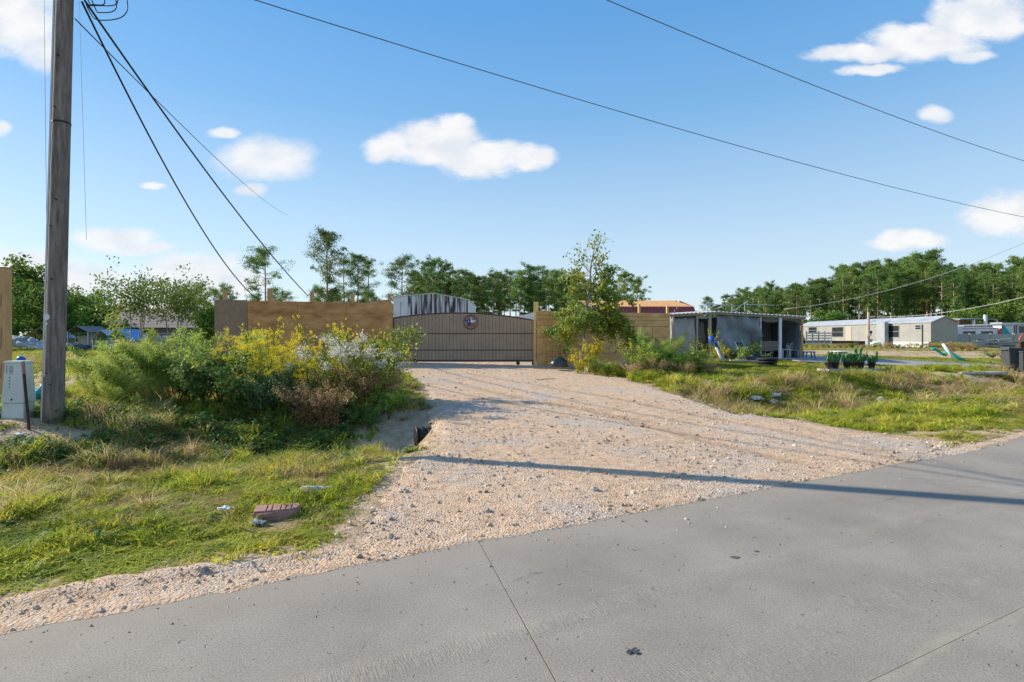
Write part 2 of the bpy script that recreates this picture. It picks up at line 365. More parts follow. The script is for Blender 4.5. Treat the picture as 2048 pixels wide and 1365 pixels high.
def h_nat(x, y):
    u, v = uv(x, y)
    far = .10*sstep(11, 13, v)+.33*sstep(13, 23, v)+.08*sstep(23, 60, v)
    depth = .46*(.55+.45*sstep(-6, 2, u)+.30*sstep(8, 10, u))
    d = -depth*np.exp(-((v-9.9)/1.7)**2)-.05*sstep(4.4, 6, v)*(1-sstep(11,13,v))
    bank = -.22*np.exp(-((x-X_(800,10.4))/.55)**2-((y-10.4)/.5)**2)+.20*np.exp(-((x+8.3)/2.2)**2-((y-9.7)/1.6)**2)
    z = far+d+bank+.05*fbm(x, y, 1.6, 3)*sstep(4.6, 6, v)+.03*fbm(x, y, .5, 9)*sstep(4.8, 6, v)*(1-sstep(25,40,v))
    return np.where(v < 4.4, -.05, z)
def H(x, y):
    x = np.asarray(x, float); y = np.asarray(y, float)
    s = sdist(x, y, DRIVE)
    w = 1-sstep(-.25, .75, s)
    u, v = uv(x, y)
    zd = h_drive(x, y)+.02*fbm(x, y, 1.3, 5)
    z = h_nat(x, y)*(1-w)+zd*w
    return np.where(v < 4.25, -.06, z)
def Hf(x, y): return float(H(np.array([x]), np.array([y]))[0])
YS_ = 1.5*1.006**np.arange(900)
def G(px, py):
    xs_ = (px-1024)/FPX*YS_; k = np.argmax(EYE-(py-HOR)*YS_/FPX <= H(xs_, YS_)); ys = np.linspace(YS_[max(k-1,0)], YS_[k], 9)
    x2 = (px-1024)/FPX*ys; j = np.argmax(EYE-(py-HOR)*ys/FPX <= H(x2, ys)); return Vector((x2[j], ys[j], Hf(x2[j], ys[j])))
def X(px, D): return (px-1024)/FPX*D
def Z(py, D): return EYE+(HOR-py)/FPX*D
def At(px, D):
    x = X(px, D); return Vector((x, D, Hf(x, D)))
# ground: one sheet, fine near the camera, growing to the horizon
def axis(a, b, step, lim0, lim1):
    mid = list(np.arange(a, b, step)); out = []; s = step; t = a
    while t > lim0: s *= 1.22; t -= s; out.append(t)
    o2 = []; s = step; t = mid[-1]
    while t < lim1: s *= 1.16; t += s; o2.append(t)
    return np.array(out[::-1]+mid+o2)
gx = axis(-19, 24, .16, -4200, 4200); gy = axis(3, 30, .13, -300, 6000)
XX, YY = np.meshgrid(gx, gy); ZZ = H(XX, YY)
sdr = sdist(XX, YY, DRIVE); ZZ = ZZ-np.where(sdr < -.25, .05, 0)
nx_, ny_ = len(gx), len(gy)
idx = np.arange(nx_*ny_).reshape(ny_, nx_)
Fq = np.stack([idx[:-1,:-1], idx[:-1,1:], idx[1:,1:], idx[1:,:-1]], -1).reshape(-1, 4)
gm = npmesh('ground', np.stack([XX,YY,ZZ], -1).reshape(-1,3), Fq, True)
def soil_material():
    m = bpy.data.materials.new('soil'); m.use_nodes = True; N, L = m.node_tree.nodes, m.node_tree.links; p = N['Principled BSDF']; p.inputs['Roughness'].default_value = .95; p.inputs['Specular IOR Level'].default_value = .15
    g = N.new('ShaderNodeNewGeometry')
    def nz(s, d=6):
        n = N.new('ShaderNodeTexNoise'); n.inputs['Scale'].default_value = s; n.inputs['Detail'].default_value = d; L.new(g.outputs['Position'], n.inputs['Vector']); return n.outputs[0]
    def rampc(f, cols, ps):
        r = N.new('ShaderNodeValToRGB'); L.new(f, r.inputs[0]); e = r.color_ramp.elements
        e[0].position, e[0].color = ps[0], (*cols[0],1); e[1].position, e[1].color = ps[-1], (*cols[-1],1)
        for c, q in zip(cols[1:-1], ps[1:-1]): k = e.new(q); k.color = (*c,1)
        return r.outputs[0]
    a = rampc(nz(14), [(.12,.10,.035),(.25,.18,.09),(.36,.26,.15)], [.35,.52,.68])
    b = rampc(nz(3), [(.11,.17,.02),(.19,.25,.035),(.28,.28,.07)], [.35,.5,.68])
    c = rampc(nz(5), [(.42,.29,.17),(.52,.40,.27)], [.4,.6])
    mix = N.new('ShaderNodeMix'); mix.data_type = 'RGBA'
    at = N.new('ShaderNodeAttribute'); at.attribute_name = 'cover'
    L.new(at.outputs['Fac'], mix.inputs[0]); L.new(a, mix.inputs[6]); L.new(b, mix.inputs[7])
    m2 = N.new('ShaderNodeMix'); m2.data_type = 'RGBA'; at2 = N.new('ShaderNodeAttribute'); at2.attribute_name = 'bare'
    L.new(at2.outputs['Fac'], m2.inputs[0]); L.new(mix.outputs[2], m2.inputs[6]); L.new(c, m2.inputs[7])
    L.new(m2.outputs[2], p.inputs['Base Color'])
    bp = N.new('ShaderNodeBump'); bp.inputs['Distance'].default_value = .03; bp.inputs['Strength'].default_value = .8; L.new(nz(20), bp.inputs['Height']); L.new(bp.outputs[0], p.inputs['Normal'])
    return m
def rng_ellipse(x, y, c, a, b, k=.25):
    d = np.hypot((x-c[0])/a, (y-c[1])/b)+k*fbm(x, y, a*.4, 21)*2; return 1-sstep(.75, 1.1, d)
def bare(x, y):
    u, v = uv(x, y); x = np.asarray(x, float); y = np.asarray(y, float)
    r = (1-sstep(4.35, 4.9, v+.4*fbm(x, y, 1.2, 31)))*(v > 4)*(1-.7*sstep(9.5,12.5,u))                         # shoulder along the road
    r = np.maximum(r, 1-sstep(-.1, .35, sdist(x, y, DRIVE)+.5*fbm(x, y, .9, 33)))      # edge of the gravel
    for c, a, b in BARE: r = np.maximum(r, rng_ellipse(x, y, c, a, b))
    return np.clip(r, 0, 1)
def gp(px, py): p = G(px, py); return (p.x, p.y)
BARE = [(gp(60,860), 1.1, .55), (gp(110,770), 3.0, 3.0), (gp(90,752), 4.5, 2.2), (gp(1770,704), 22, 4.5), (gp(1950,712), 16, 3.5), (gp(1930,753), 2.6, .8), (gp(1770,735), 3, .9), (gp(1700,875), 1.6, .35), (gp(1960,865), 1.6, .4),
        (gp(930,724), 6, 5), (gp(800,850), .95, 1.1), (gp(775,885), .7, .7), (gp(775,912), .9, .5), (gp(1000,724), 7, 5)]
cover = sstep(22, 34, YY)*.8+sstep(.0,.3, fbm(XX,YY,2.2,12))*.4
bare_a = bare(XX, YY)
for nm, arr in (('cover', np.clip(cover,0,1)), ('bare', bare_a)):
    at = gm.attributes.new(nm, 'FLOAT', 'POINT'); at.data.foreach_set('value', arr.ravel().astype(np.float32))
ground = link('ground', gm, soil_material()); tag(ground, 'grassy roadside ground with a shallow ditch', None, None, 'structure')
# ------------------------------------------------------------ gravel driveway: a sheet over the fill
bx0, bx1, by0, by1 = DRIVE[:,0].min()-.4, DRIVE[:,0].max()+.4, DRIVE[:,1].min()-.4, DRIVE[:,1].max()+.4
step = .055
ax = np.arange(bx0, bx1, step); ay = np.concatenate([np.arange(by0, 12, step), np.arange(12, by1, step*2)])
AX, AY = np.meshgrid(ax, ay)
sd_ = sdist(AX, AY, DRIVE)+.16*fbm(AX, AY, .8, 40)+.10*fbm(AX, AY, .2, 41)
gu, gv = uv(AX, AY)
rough = .014*fbm(AX, AY, .35, 51)+.010*fbm(AX, AY, .09, 55, 2)
# wheel ruts curving from the gate towards the road
def rut(x, y, pts, w):
    d = np.full(x.shape, 1e9)
    for (ax_, ay_), (bx_, by_) in zip(pts[:-1], pts[1:]):
        ex, ey = bx_-ax_, by_-ay_; t = np.clip(((x-ax_)*ex+(y-ay_)*ey)/(ex*ex+ey*ey), 0, 1); d = np.minimum(d, np.hypot(x-ax_-t*ex, y-ay_-t*ey))
    return np.exp(-(d/w)**2)
def pd_(a, b): return px2w(a, b, h_drive)
ruts = [[pd_(*q) for q in s] for s in (((940,748),(1080,772),(1240,800),(1500,852),(1760,905)), ((890,760),(1010,790),(1180,822),(1400,880),(1600,930)), ((1000,790),(1130,810),(1300,845)))]
rr = sum(rut(AX, AY, r_, .13) for r_ in ruts)
GZ = h_drive(AX, AY)+.02*fbm(AX, AY, 1.3, 5)+.018+rough-.02*rr
GZ = GZ-.06*sstep(-.25, .0, sd_)
edge_in = 1-sstep(-.3, .05, sd_)
# drape the rim on the fill slope
GZ = np.where(sd_ > -.15, np.maximum(np.minimum(GZ, H(AX, AY)+.03), H(AX,AY)-.05), GZ)
evd = 4.13+.07*fbm(gu,0*gu,2.5,71)+.04*fbm(gu,0*gu,.5,72)+.25*sstep(9.0,12.5,gu); lip = evd-.10+.05*fbm(gu,0*gu,.35,73)+.04*fbm(gu,0*gu,.09,74)
GZ = np.where(gv < evd+.10, np.maximum(GZ, .006), GZ); GZ = np.where((gv < lip+.06) & (gv > lip-.02), .0015, GZ)
keep = (sd_ < .05) & (gv > lip)
ii = np.arange(AX.size).reshape(AX.shape)
kq = keep[:-1,:-1] & keep[:-1,1:] & keep[1:,1:] & keep[1:,:-1]
Fq = np.stack([ii[:-1,:-1], ii[:-1,1:], ii[1:,1:], ii[1:,:-1]], -1)[kq]
used = np.unique(Fq); rem = np.full(AX.size, -1); rem[used] = np.arange(len(used))
VV = np.stack([AX,AY,GZ], -1).reshape(-1,3)[used]
drive_me = npmesh('gravel_driveway', VV, rem[Fq], True)
at = drive_me.attributes.new('rut', 'FLOAT', 'POINT'); at.data.foreach_set('value', np.clip(rr,0,1).ravel()[used].astype(np.float32))
def gravel_material():
    m = bpy.data.materials.new('gravel'); m.use_nodes = True; N, L = m.node_tree.nodes, m.node_tree.links; p = N['Principled BSDF']; p.inputs['Roughness'].default_value = .93; p.inputs['Specular IOR Level'].default_value = .15
    g = N.new('ShaderNodeNewGeometry')
    def nz(s, d=6):
        n = N.new('ShaderNodeTexNoise'); n.inputs['Scale'].default_value = s; n.inputs['Detail'].default_value = d; n.inputs['Roughness'].default_value = .6; L.new(g.outputs['Position'], n.inputs['Vector']); return n.outputs[0]
    def rampc(f, cols, ps):
        r = N.new('ShaderNodeValToRGB'); L.new(f, r.inputs[0]); e = r.color_ramp.elements
        e[0].position, e[0].color = ps[0], (*cols[0],1); e[1].position, e[1].color = ps[-1], (*cols[-1],1)
        for c, q in zip(cols[1:-1], ps[1:-1]): k = e.new(q); k.color = (*c,1)
        return r.outputs[0]
    def mix(f, a, b, bl='MIX'):
        x = N.new('ShaderNodeMix'); x.data_type = 'RGBA'; x.blend_type = bl
        if isinstance(f, float): x.inputs[0].default_value = f
        else: L.new(f, x.inputs[0])
        L.new(a, x.inputs[6]); L.new(b, x.inputs[7]); return x.outputs[2]
    sand = rampc(nz(7), [(.47,.30,.18),(.63,.43,.275),(.74,.54,.37)], [.3,.5,.7])
    stone = rampc(nz(28), [(.26,.22,.185),(.50,.45,.395),(.66,.61,.55)], [.3,.5,.68])
    patch = rampc(nz(.55, 5), [(0,0,0),(.75,.75,.75)], [.49,.64])
    vo = N.new('ShaderNodeTexVoronoi'); vo.inputs['Scale'].default_value = 48; L.new(g.outputs['Position'], vo.inputs['Vector'])
    vs = N.new('ShaderNodeSeparateColor'); L.new(vo.outputs['Color'], vs.inputs[0])
    pick = rampc(vs.outputs[0], [(0,0,0),(.7,.7,.7)], [.74,.86])
    c = mix(patch, sand, stone)
    c2 = mix(pick, c, stone)
    at = N.new('ShaderNodeAttribute'); at.attribute_name = 'rut'
    mu = N.new('ShaderNodeMath'); mu.operation = 'MULTIPLY'; mu.inputs[1].default_value = .6; L.new(at.outputs['Fac'], mu.inputs[0])
    sandd = rampc(nz(9), [(.33,.21,.13),(.46,.31,.20)], [.4,.6])
    c3 = mix(mu.outputs[0], c2, sandd)
    L.new(c3, p.inputs['Base Color'])
    b1 = N.new('ShaderNodeBump'); b1.inputs['Distance'].default_value = .012; L.new(vo.outputs['Distance'], b1.inputs['Height']); b1.invert = True
    b2 = N.new('ShaderNodeBump'); b2.inputs['Distance'].default_value = .02; L.new(nz(45), b2.inputs['Height']); L.new(b1.outputs[0], b2.inputs['Normal'])
    L.new(b2.outputs[0], p.inputs['Normal'])
    return m
GRAVEL = gravel_material()
tag(link('driveway', drive_me, GRAVEL), 'wide pale gravel driveway crossing the ditch up to the gate', None, None, 'structure')
# shoulder of grit along the road
us = np.arange(-14, 30, .06); ws = np.linspace(0, 1, 16)
UU, WWs = np.meshgrid(us, ws)
wid = .62+.3*fbm(us, us*0, 2.0, 61)+.2*fbm(us, us*0, .4, 62); wid = wid*(1-.72*sstep(9,12.5,us))
ev_ = 4.13+.07*fbm(us,0*us,2.5,71)+.04*fbm(us,0*us,.5,72)+.25*sstep(9.0,12.5,us)
VVs = (ev_-.10+.05*fbm(us,0*us,.35,73)+.04*fbm(us,0*us,.09,74))[None,:]+WWs*wid[None,:]
SXX, SYY = fromuv(UU, VVs)
SZZ = np.maximum(H(SXX, SYY), -.02)+.016+.014*fbm(SXX, SYY, .25, 63)-.05*sstep(.75, 1, WWs)
sdn = sdist(SXX, SYY, DRIVE); SZZ = SZZ-np.where(sdn < -.1, .008, 0)
SZZ = np.where(VVs < ev_[None,:]+.06, np.maximum(SZZ, .005+.006*WWs), SZZ); SZZ[0,:] = .0012
ii = np.arange(UU.size).reshape(UU.shape)
shm = npmesh('shoulder', np.stack([SXX,SYY,SZZ],-1).reshape(-1,3), np.stack([ii[:-1,:-1],ii[:-1,1:],ii[1:,1:],ii[1:,:-1]],-1).reshape(-1,4), True)
tag(link('shoulder', shm, GRAVEL), 'strip of loose pinkish grit along the concrete road edge', None, None, 'structure')
# ------------------------------------------------------------ concrete road in slabs
def road_material():
    m = bpy.data.materials.new('road_concrete'); m.use_nodes = True; N, L = m.node_tree.nodes, m.node_tree.links; p = N['Principled BSDF']; p.inputs['Roughness'].default_value = .82; p.inputs['Specular IOR Level'].default_value = .3
    g = N.new('ShaderNodeNewGeometry'); mp = N.new('ShaderNodeMapping'); mp.vector_type = 'POINT'; mp.inputs['Rotation'].default_value = (0,0,-math.atan2(.457,.889)); L.new(g.outputs['Position'], mp.inputs[0])
    sx = N.new('ShaderNodeSeparateXYZ'); L.new(mp.outputs[0], sx.inputs[0])
    def nz(s, d=6, st=(1,1,1)):
        q = N.new('ShaderNodeMapping'); q.inputs['Scale'].default_value = st; L.new(mp.outputs[0], q.inputs[0])
        n = N.new('ShaderNodeTexNoise'); n.inputs['Scale'].default_value = s; n.inputs['Detail'].default_value = d; n.inputs['Roughness'].default_value = .6; L.new(q.outputs[0], n.inputs['Vector']); return n.outputs[0]
    def rampc(f, cols, ps):
        r = N.new('ShaderNodeValToRGB'); L.new(f, r.inputs[0]); e = r.color_ramp.elements
        e[0].position, e[0].color = ps[0], (*cols[0],1); e[1].position, e[1].color = ps[-1], (*cols[-1],1)
        for c, q in zip(cols[1:-1], ps[1:-1]): k = e.new(q); k.color = (*c,1)
        return r.outputs[0]
    def mix(f, a, b, bl='MIX'):
        x = N.new('ShaderNodeMix'); x.data_type = 'RGBA'; x.blend_type = bl
        if isinstance(f, float): x.inputs[0].default_value = f
        else: L.new(f, x.inputs[0])
        L.new(a, x.inputs[6]); L.new(b, x.inputs[7]); return x.outputs[2]
    def ma(op, a, b):
        n = N.new('ShaderNodeMath'); n.operation = op; n.use_clamp = False
        for i, s in enumerate((a,b)):
            if isinstance(s,(int,float)): n.inputs[i].default_value = s
            else: L.new(s, n.inputs[i])
        return n.outputs[0]
    def band(c, w):          # along-road band centred at v=c
        d = ma('ABSOLUTE', ma('SUBTRACT', ma('ADD', sx.outputs[1], ma('MULTIPLY', ma('SUBTRACT', nz(.8,4), .5), .35)), c), 0)
        r = N.new('ShaderNodeMapRange'); r.interpolation_type = 'SMOOTHSTEP'; r.inputs[1].default_value = w; r.inputs[2].default_value = w*.2; L.new(d, r.inputs[0]); return r.outputs[0]
    base = rampc(nz(1.1, 8), [(.238,.205,.168),(.278,.243,.202),(.322,.284,.236)], [.3,.5,.7])
    fine = rampc(nz(90, 4), [(.66,.66,.66),(1.0,1.0,1.0),(1.28,1.28,1.28)], [.30,.5,.74])
    c = mix(1.0, base, fine, 'MULTIPLY')
    warm = rampc(nz(6), [(.30,.26,.20),(.42,.365,.28)], [.35,.65])
    tine = nz(22, 5, (4.5,.6,1))        # broomed texture across the road
    tm = rampc(tine, [(0,0,0),(1,1,1)], [.50,.60])
    c = mix(ma('MULTIPLY', band(1.56,.05), .45), c, warm)
    b1 = ma('MAXIMUM', band(2.72,.13), ma('MAXIMUM', band(1.95,.30), ma('MULTIPLY', band(.9,.9), .7)))
    f1 = ma('MULTIPLY', ma('MULTIPLY', b1, tm), .6)
    c = mix(f1, c, warm)
    # grit washed over the outer edge
    ed = N.new('ShaderNodeMapRange'); ed.interpolation_type = 'SMOOTHSTEP'; ed.inputs[1].default_value = 3.55; ed.inputs[2].default_value = 4.2; L.new(ma('ADD', sx.outputs[1], ma('MULTIPLY', nz(3), .25)), ed.inputs[0])
    dust = rampc(nz(60), [(.27,.235,.19),(.38,.31,.24)], [.35,.65])
    c = mix(ma('MULTIPLY', ed.outputs[0], .55), c, dust)
    # oil drips along the wheel path and blots
    dr = rampc(nz(3.2, 5, (.8,2.2,1)), [(0,0,0),(1,1,1)], [.60,.66])
    oil = rampc(nz(30), [(.14,.13,.125),(.17,.16,.15)], [.4,.6])
    c = mix(ma('MULTIPLY', ma('MULTIPLY', band(3.30,.13), dr), .85), c, oil)
    # pale scuffs
    scf = rampc(nz(2.2, 6, (.5,5,1)), [(0,0,0),(1,1,1)], [.66,.72])
    pale = rampc(nz(10), [(.34,.33,.315),(.40,.39,.37)], [.4,.6])
    c = mix(ma('MULTIPLY', scf, .35), c, pale)
    L.new(c, p.inputs['Base Color'])
    bp = N.new('ShaderNodeBump'); bp.inputs['Distance'].default_value = .0018; L.new(nz(110,5), bp.inputs['Height'])
    bp2 = N.new('ShaderNodeBump'); bp2.inputs['Distance'].default_value = .006; L.new(ma('MULTIPLY', tine, ma('ADD', b1, .12)), bp2.inputs['Height']); L.new(bp.outputs[0], bp2.inputs['Normal'])
    pit = N.new('ShaderNodeBump'); pit.inputs['Distance'].default_value = .01; L.new(rampc(nz(16,3), [(0,0,0),(1,1,1)], [.27,.33]), pit.inputs['Height']); L.new(bp2.outputs[0], pit.inputs['Normal'])
    L.new(pit.outputs[0], p.inputs['Normal'])
    return m
ROADM = road_material()
road = empty('road', 'weathered grey concrete road in jointed slabs', None, kind='structure')
us_j = {-3:-13.3,-2:-8.2,-1:-3.2,0:1.82,1:6.87,2:11.8,3:16.7,4:21.6,5:26.5,6:31.4,7:36.3,8:41.2}
sk = {0:.225, 1:-.39}
def edge_v(u): return 4.13+.07*float(fbm(u, 0, 2.5, 71))+.04*float(fbm(u, 0, .5, 72))+.25*float(sstep(9.0, 12.5, np.array(u)))
rows = [(1.56, None), (-2.1, 1.56), (-5.6, -2.1)]
gap = .0045
def joint_u(j, v): return us_j[j]+sk.get(j, 0)*(v-4.13)
for (v0, v1) in rows:
    vg = .0015
    for j in range(-3, 8):
        poly = []
        if v1 is None:
            ua, ub = joint_u(j, 4.1)+gap, joint_u(j+1, 4.1)-gap
            top = [fromuv(ua+(ub-ua)*t, edge_v(ua+(ub-ua)*t)) for t in np.linspace(1, 0, 24)]
            poly = [fromuv(joint_u(j, v0+vg)+gap, v0+vg), fromuv(joint_u(j+1, v0+vg)-gap, v0+vg)]+top
        else:
            poly = [fromuv(joint_u(j, v0+vg)+gap, v0+vg), fromuv(joint_u(j+1, v0+vg)-gap, v0+vg), fromuv(joint_u(j+1, v1-vg)-gap, v1-vg), fromuv(joint_u(j, v1-vg)+gap, v1-vg)]
        MB().slab(poly, -.16, 0).build('concrete_slab', ROADM, road)
# packed grit in the joints
fb = MB(); fb.slab([fromuv(-13,-5.5), fromuv(41,-5.5), fromuv(41,4.05), fromuv(-13,4.05)], -.05, -.004); fb.build('joint_filler', M['joint'], road)
# ------------------------------------------------------------ scatter with geometry nodes
def scatter(name, protos, P, rz, sc_, pi, label, tilt=None, mat_=None):
    pc = bpy.data.collections.new(name+'_kinds')
    for me in protos:
        o = bpy.data.objects.new(name+'_tuft', me); pc.objects.link(o)
    me = bpy.data.meshes.new(name); P = np.asarray(P, np.float32); n = len(P)
    me.vertices.add(n); me.vertices.foreach_set('co', P.ravel())
    R = np.zeros((n,3), np.float32); R[:,2] = rz
    if tilt is not None: R[:,0] = tilt[0]; R[:,1] = tilt[1]
    for nm, ty, arr in (('irot','FLOAT_VECTOR',R.ravel()), ('isc','FLOAT_VECTOR',np.asarray(sc_,np.float32).ravel()), ):
        a = me.attributes.new(nm, ty, 'POINT'); a.data.foreach_set('vector', arr)
    a = me.attributes.new('pidx', 'INT', 'POINT'); a.data.foreach_set('value', np.asarray(pi, np.int32))
    ob = link(name, me, None)
    ng = bpy.data.node_groups.new(name, 'GeometryNodeTree')
    ng.interface.new_socket('Geometry', in_out='INPUT', socket_type='NodeSocketGeometry'); ng.interface.new_socket('Geometry', in_out='OUTPUT', socket_type='NodeSocketGeometry')
    N, L = ng.nodes, ng.links
    gi, go = N.new('NodeGroupInput'), N.new('NodeGroupOutput')
    ci = N.new('GeometryNodeCollectionInfo'); ci.inputs['Collection'].default_value = pc; ci.inputs['Separate Children'].default_value = True; ci.inputs['Reset Children'].default_value = True
    ip = N.new('GeometryNodeInstanceOnPoints'); ip.inputs['Pick Instance'].default_value = True
    def na(nm, dt):
        q = N.new('GeometryNodeInputNamedAttribute'); q.data_type = dt; q.inputs['Name'].default_value = nm
        return [o for o in q.outputs if o.enabled][0]
    L.new(gi.outputs[0], ip.inputs['Points']); L.new(ci.outputs[0], ip.inputs['Instance'])
    L.new(na('pidx','INT'), ip.inputs['Instance Index']); L.new(na('irot','FLOAT_VECTOR'), ip.inputs['Rotation']); L.new(na('isc','FLOAT_VECTOR'), ip.inputs['Scale'])
    L.new(ip.outputs[0], go.inputs[0])
    md = ob.modifiers.new('scatter','NODES'); md.node_group = ng
    tag(ob, label, None, None, 'stuff'); return ob
R_ = np.random.RandomState
def blades(n, rad, h, w, lean, seed, mat_, wide=1.0, curl=.5):
    r = R_(seed); V = []; F = []
    for i in range(n):
        a, d = r.rand()*2*PI, rad*math.sqrt(r.rand()); x, y = d*math.cos(a), d*math.sin(a)
        hh = h*(.45+.75*r.rand()); la = r.rand()*2*PI; ln = lean*(.3+r.rand()); ww = w*(.6+.8*r.rand())*wide
        fa = r.rand()*2*PI; px, py = math.cos(fa)*ww/2, math.sin(fa)*ww/2
        p0 = (x, y, -.02); p1 = (x+math.cos(la)*ln*hh*.35, y+math.sin(la)*ln*hh*.35, hh*.6); p2 = (x+math.cos(la)*ln*hh*(.6+curl), y+math.sin(la)*ln*hh*(.6+curl), hh*(1-.25*curl*ln))
        b = len(V); V += [(p0[0]-px,p0[1]-py,p0[2]),(p0[0]+px,p0[1]+py,p0[2]),(p1[0]+px*.8,p1[1]+py*.8,p1[2]),(p1[0]-px*.8,p1[1]-py*.8,p1[2]),p2]
        F += [(b,b+1,b+2),(b,b+2,b+3),(b+3,b+2,b+4)]
    me = npmesh('tuft', V, F); me.materials.append(mat_); return me
def points(y0, y1, dens, seed, xk=1.02, pad=1.5):
    r = R_(seed); n = int((y1-y0)*2*(xk*y1+pad)*dens)
    x = (r.rand(n)*2-1)*(xk*y1+pad); y = y0+r.rand(n)*(y1-y0); k = np.abs(x) < xk*y+pad
    return x[k], y[k], r
def grassmask(x, y):
    u, v = uv(x, y); b = bare(x, y)
    m = (1-b*.93)*(v > 4.35)*(sdist(x, y, DRIVE) > .05)
    m = m*np.where(in_pave(x, y), 0, 1)
    m = m*(1-((sdist(x,y,DRIVE)<.55)&(x<-.8)&(y>8.3)&(y<12)))
    for (cx, cy), ra in CLEAR: m = m*(np.hypot(x-cx, y-cy) > ra)
    return m
CLEAR = [(gp(405,922),.12),(gp(452,1029),.1),(gp(515,1056),.1),(gp(612,916),.13),(gp(700,919),.12),(gp(40,877),.12),(gp(1588,832),.2),(gp(1710,848),.2),(gp(548,1056),.17),(gp(580,1050),.15),(gp(556,1038),.14),(gp(633,992),.15),(gp(540,940),.14),(gp(453,922),.12),(gp(60,866),.3),(gp(800,870),.5),((X(822,10.5),10.2),.45),((X(815,10.5),9.9),.3),(gp(790,905),.40),(gp(765,925),.35),(gp(820,910),.3),(gp(38,836),.25),((X(1673,23.6),22.9),.6),((X(1700,23.6),22.9),.6),((X(1728,23.6),22.9),.6),((X(2027,26),25.4),.7),((X(2045,26),25.4),.7),(gp(1551,798),.25),(gp(1513,806),.25),(gp(1890,722),.7)]
PAVE = np.array([gp(1575,722), gp(1605,714), gp(1640,714), gp(1745,720), gp(1900,728), gp(2100,737), gp(2100,748), gp(1900,738), gp(1745,731), gp(1600,726)])
def in_pave(x, y): return sdist(x, y, PAVE) < .1
def buildings(x, y):
    return ((y > 23.3) & (y < 60) & (x > -5.6) & (x < 8)) | ((x > 8.6) & (x < 16.6) & (y > 30.8) & (y < 36)) | ((x > 43) & (x < 52) & (y > 61.5))
gr_k = [blades(26, .075, .15, .013, .8, 1, M['grass']), blades(22, .08, .10, .014, 1.2, 2, M['grass'], curl=.8), blades(22, .05, .21, .012, .7, 3, M['grass']), blades(16, .09, .06, .022, 1.5, 4, M['grass'], curl=1)]
dg_k = [blades(22, .085, .20, .008, 1.0, 5, M['drygrass']), blades(24, .10, .12, .009, 1.7, 6, M['drygrass'], curl=.9), blades(14, .06, .30, .008, .8, 7, M['drygrass'])]
def leafy(n, rad, h, lw, seed, mat_):
    r = R_(seed); V = []; F = []
    for i in range(n):
        a = r.rand()*2*PI; d = rad*r.rand(); z = h*r.rand(); c = np.array((d*math.cos(a), d*math.sin(a), z)); s = lw*(.6+.8*r.rand())
        t = r.randn(3); t[2] = abs(t[2])*.4; t /= np.linalg.norm(t); w = np.cross(t, (r.randn(3)*.3+np.array((0,0,1)))); w /= np.linalg.norm(w)+1e-6
        b = len(V); V += [c-t*s, c+w*s*.45, c+t*s, c-w*s*.45]; F += [(b,b+1,b+2),(b,b+2,b+3)]
    me = npmesh('leafy', V, F); me.materials.append(mat_); return me
wd_k = [leafy(44, .13, .13, .022, 11, M['leafmid']), leafy(44, .12, .12, .02, 12, M['leafblue']), leafy(60, .15, .20, .024, 13, M['leafdark'])]
acc = {'grass':[[],[],[],[]], 'dry_grass':[[],[],[],[]], 'ground_weeds':[[],[],[],[]]}
for y0, y1, dens, scl, seed in ((2.2,6,520,.85,1),(6,10,330,1.0,2),(10,16,170,1.25,3),(16,28,62,1.75,4),(28,55,11,2.6,5),(55,95,2.4,4.2,6)):
    x, y, r = points(y0, y1, dens, seed*13)
    u, v = uv(x, y)
    keepm = r.rand(len(x)) < grassmask(x, y)*(.55+.8*np.clip(.5+fbm(x,y,1.1,81)*1.2,0,1))*(1-.45*(1-sstep(4.7,6.6,v)))
    keepm &= ~buildings(x, y)
    x, y, u, v = x[keepm], y[keepm], u[keepm], v[keepm]; n = len(x)
    # where it is dry: right of the drive near the ditch, in patches on the left
    rightd = sstep(2, 5, x)*np.exp(-((v-10.9)/1.7)**2)
    dry = .06+.55*np.clip(fbm(x,y,1.7,91)*2.0,-.5,.6)+.80*rightd*(.7+1.3*fbm(x,y,1.1,98))-.10*((x<0)&(v<9.5))-.12*sstep(26,34,y)+.28*(1-sstep(4.8,6.0,v))+.25*np.exp(-((x+6.5)/2.4)**2-((v-10.6)/1.4)**2)
    dry = dry+.85*((x > 30)&(y > 50)&(y<62))
    dry = dry-.5*((x < -6)&(y > 34)); isd = r.rand(n) < dry
    isw = (~isd) & (r.rand(n) < np.where(y < 20, .03+.70*np.exp(-((v-11.6)/1.5)**2)*(x < -1.5), 0))  # darker weeds crowd out grass on the bank, standing in for shade
    z = H(x, y)
    lawn = sstep(13.0, 16, v)*(x > 6)
    hs = (.45+1.0*np.clip(.5+fbm(x,y,.55,95)*2.2,0,1.35))*np.where(isd & (rightd>.3), 1.15, 1)*(.80)*(1-.66*lawn)*(1-.25*(v<9))*(1-.45*(1-sstep(4.6,6.5,v)))*np.where(y>30, .62, 1)
    for key, msk, kn in (('grass', ~isd & ~isw, 4), ('dry_grass', isd, 3), ('ground_weeds', isw, 3)):
        k = msk; m = int(k.sum())
        if not m: continue
        s = scl*(.8+.45*r.rand(m))
        A = acc[key]; A[0].append(np.stack([x[k],y[k],z[k]],-1)); A[1].append(r.rand(m)*2*PI); A[2].append(np.stack([s,s,s*hs[k]*(1/scl**.45)],-1)); A[3].append(r.randint(0,kn,m))
for key, ks, lb in (('grass', gr_k, 'green roadside grass and mown lawn'), ('dry_grass', dg_k, 'dry tan grass along the ditch and lawn edges'), ('ground_weeds', wd_k, 'low leafy weeds on the ditch bank')):
    A = [np.concatenate(q) for q in acc[key]]; scatter(key, ks, *A, lb)
    print(key, len(A[0]))
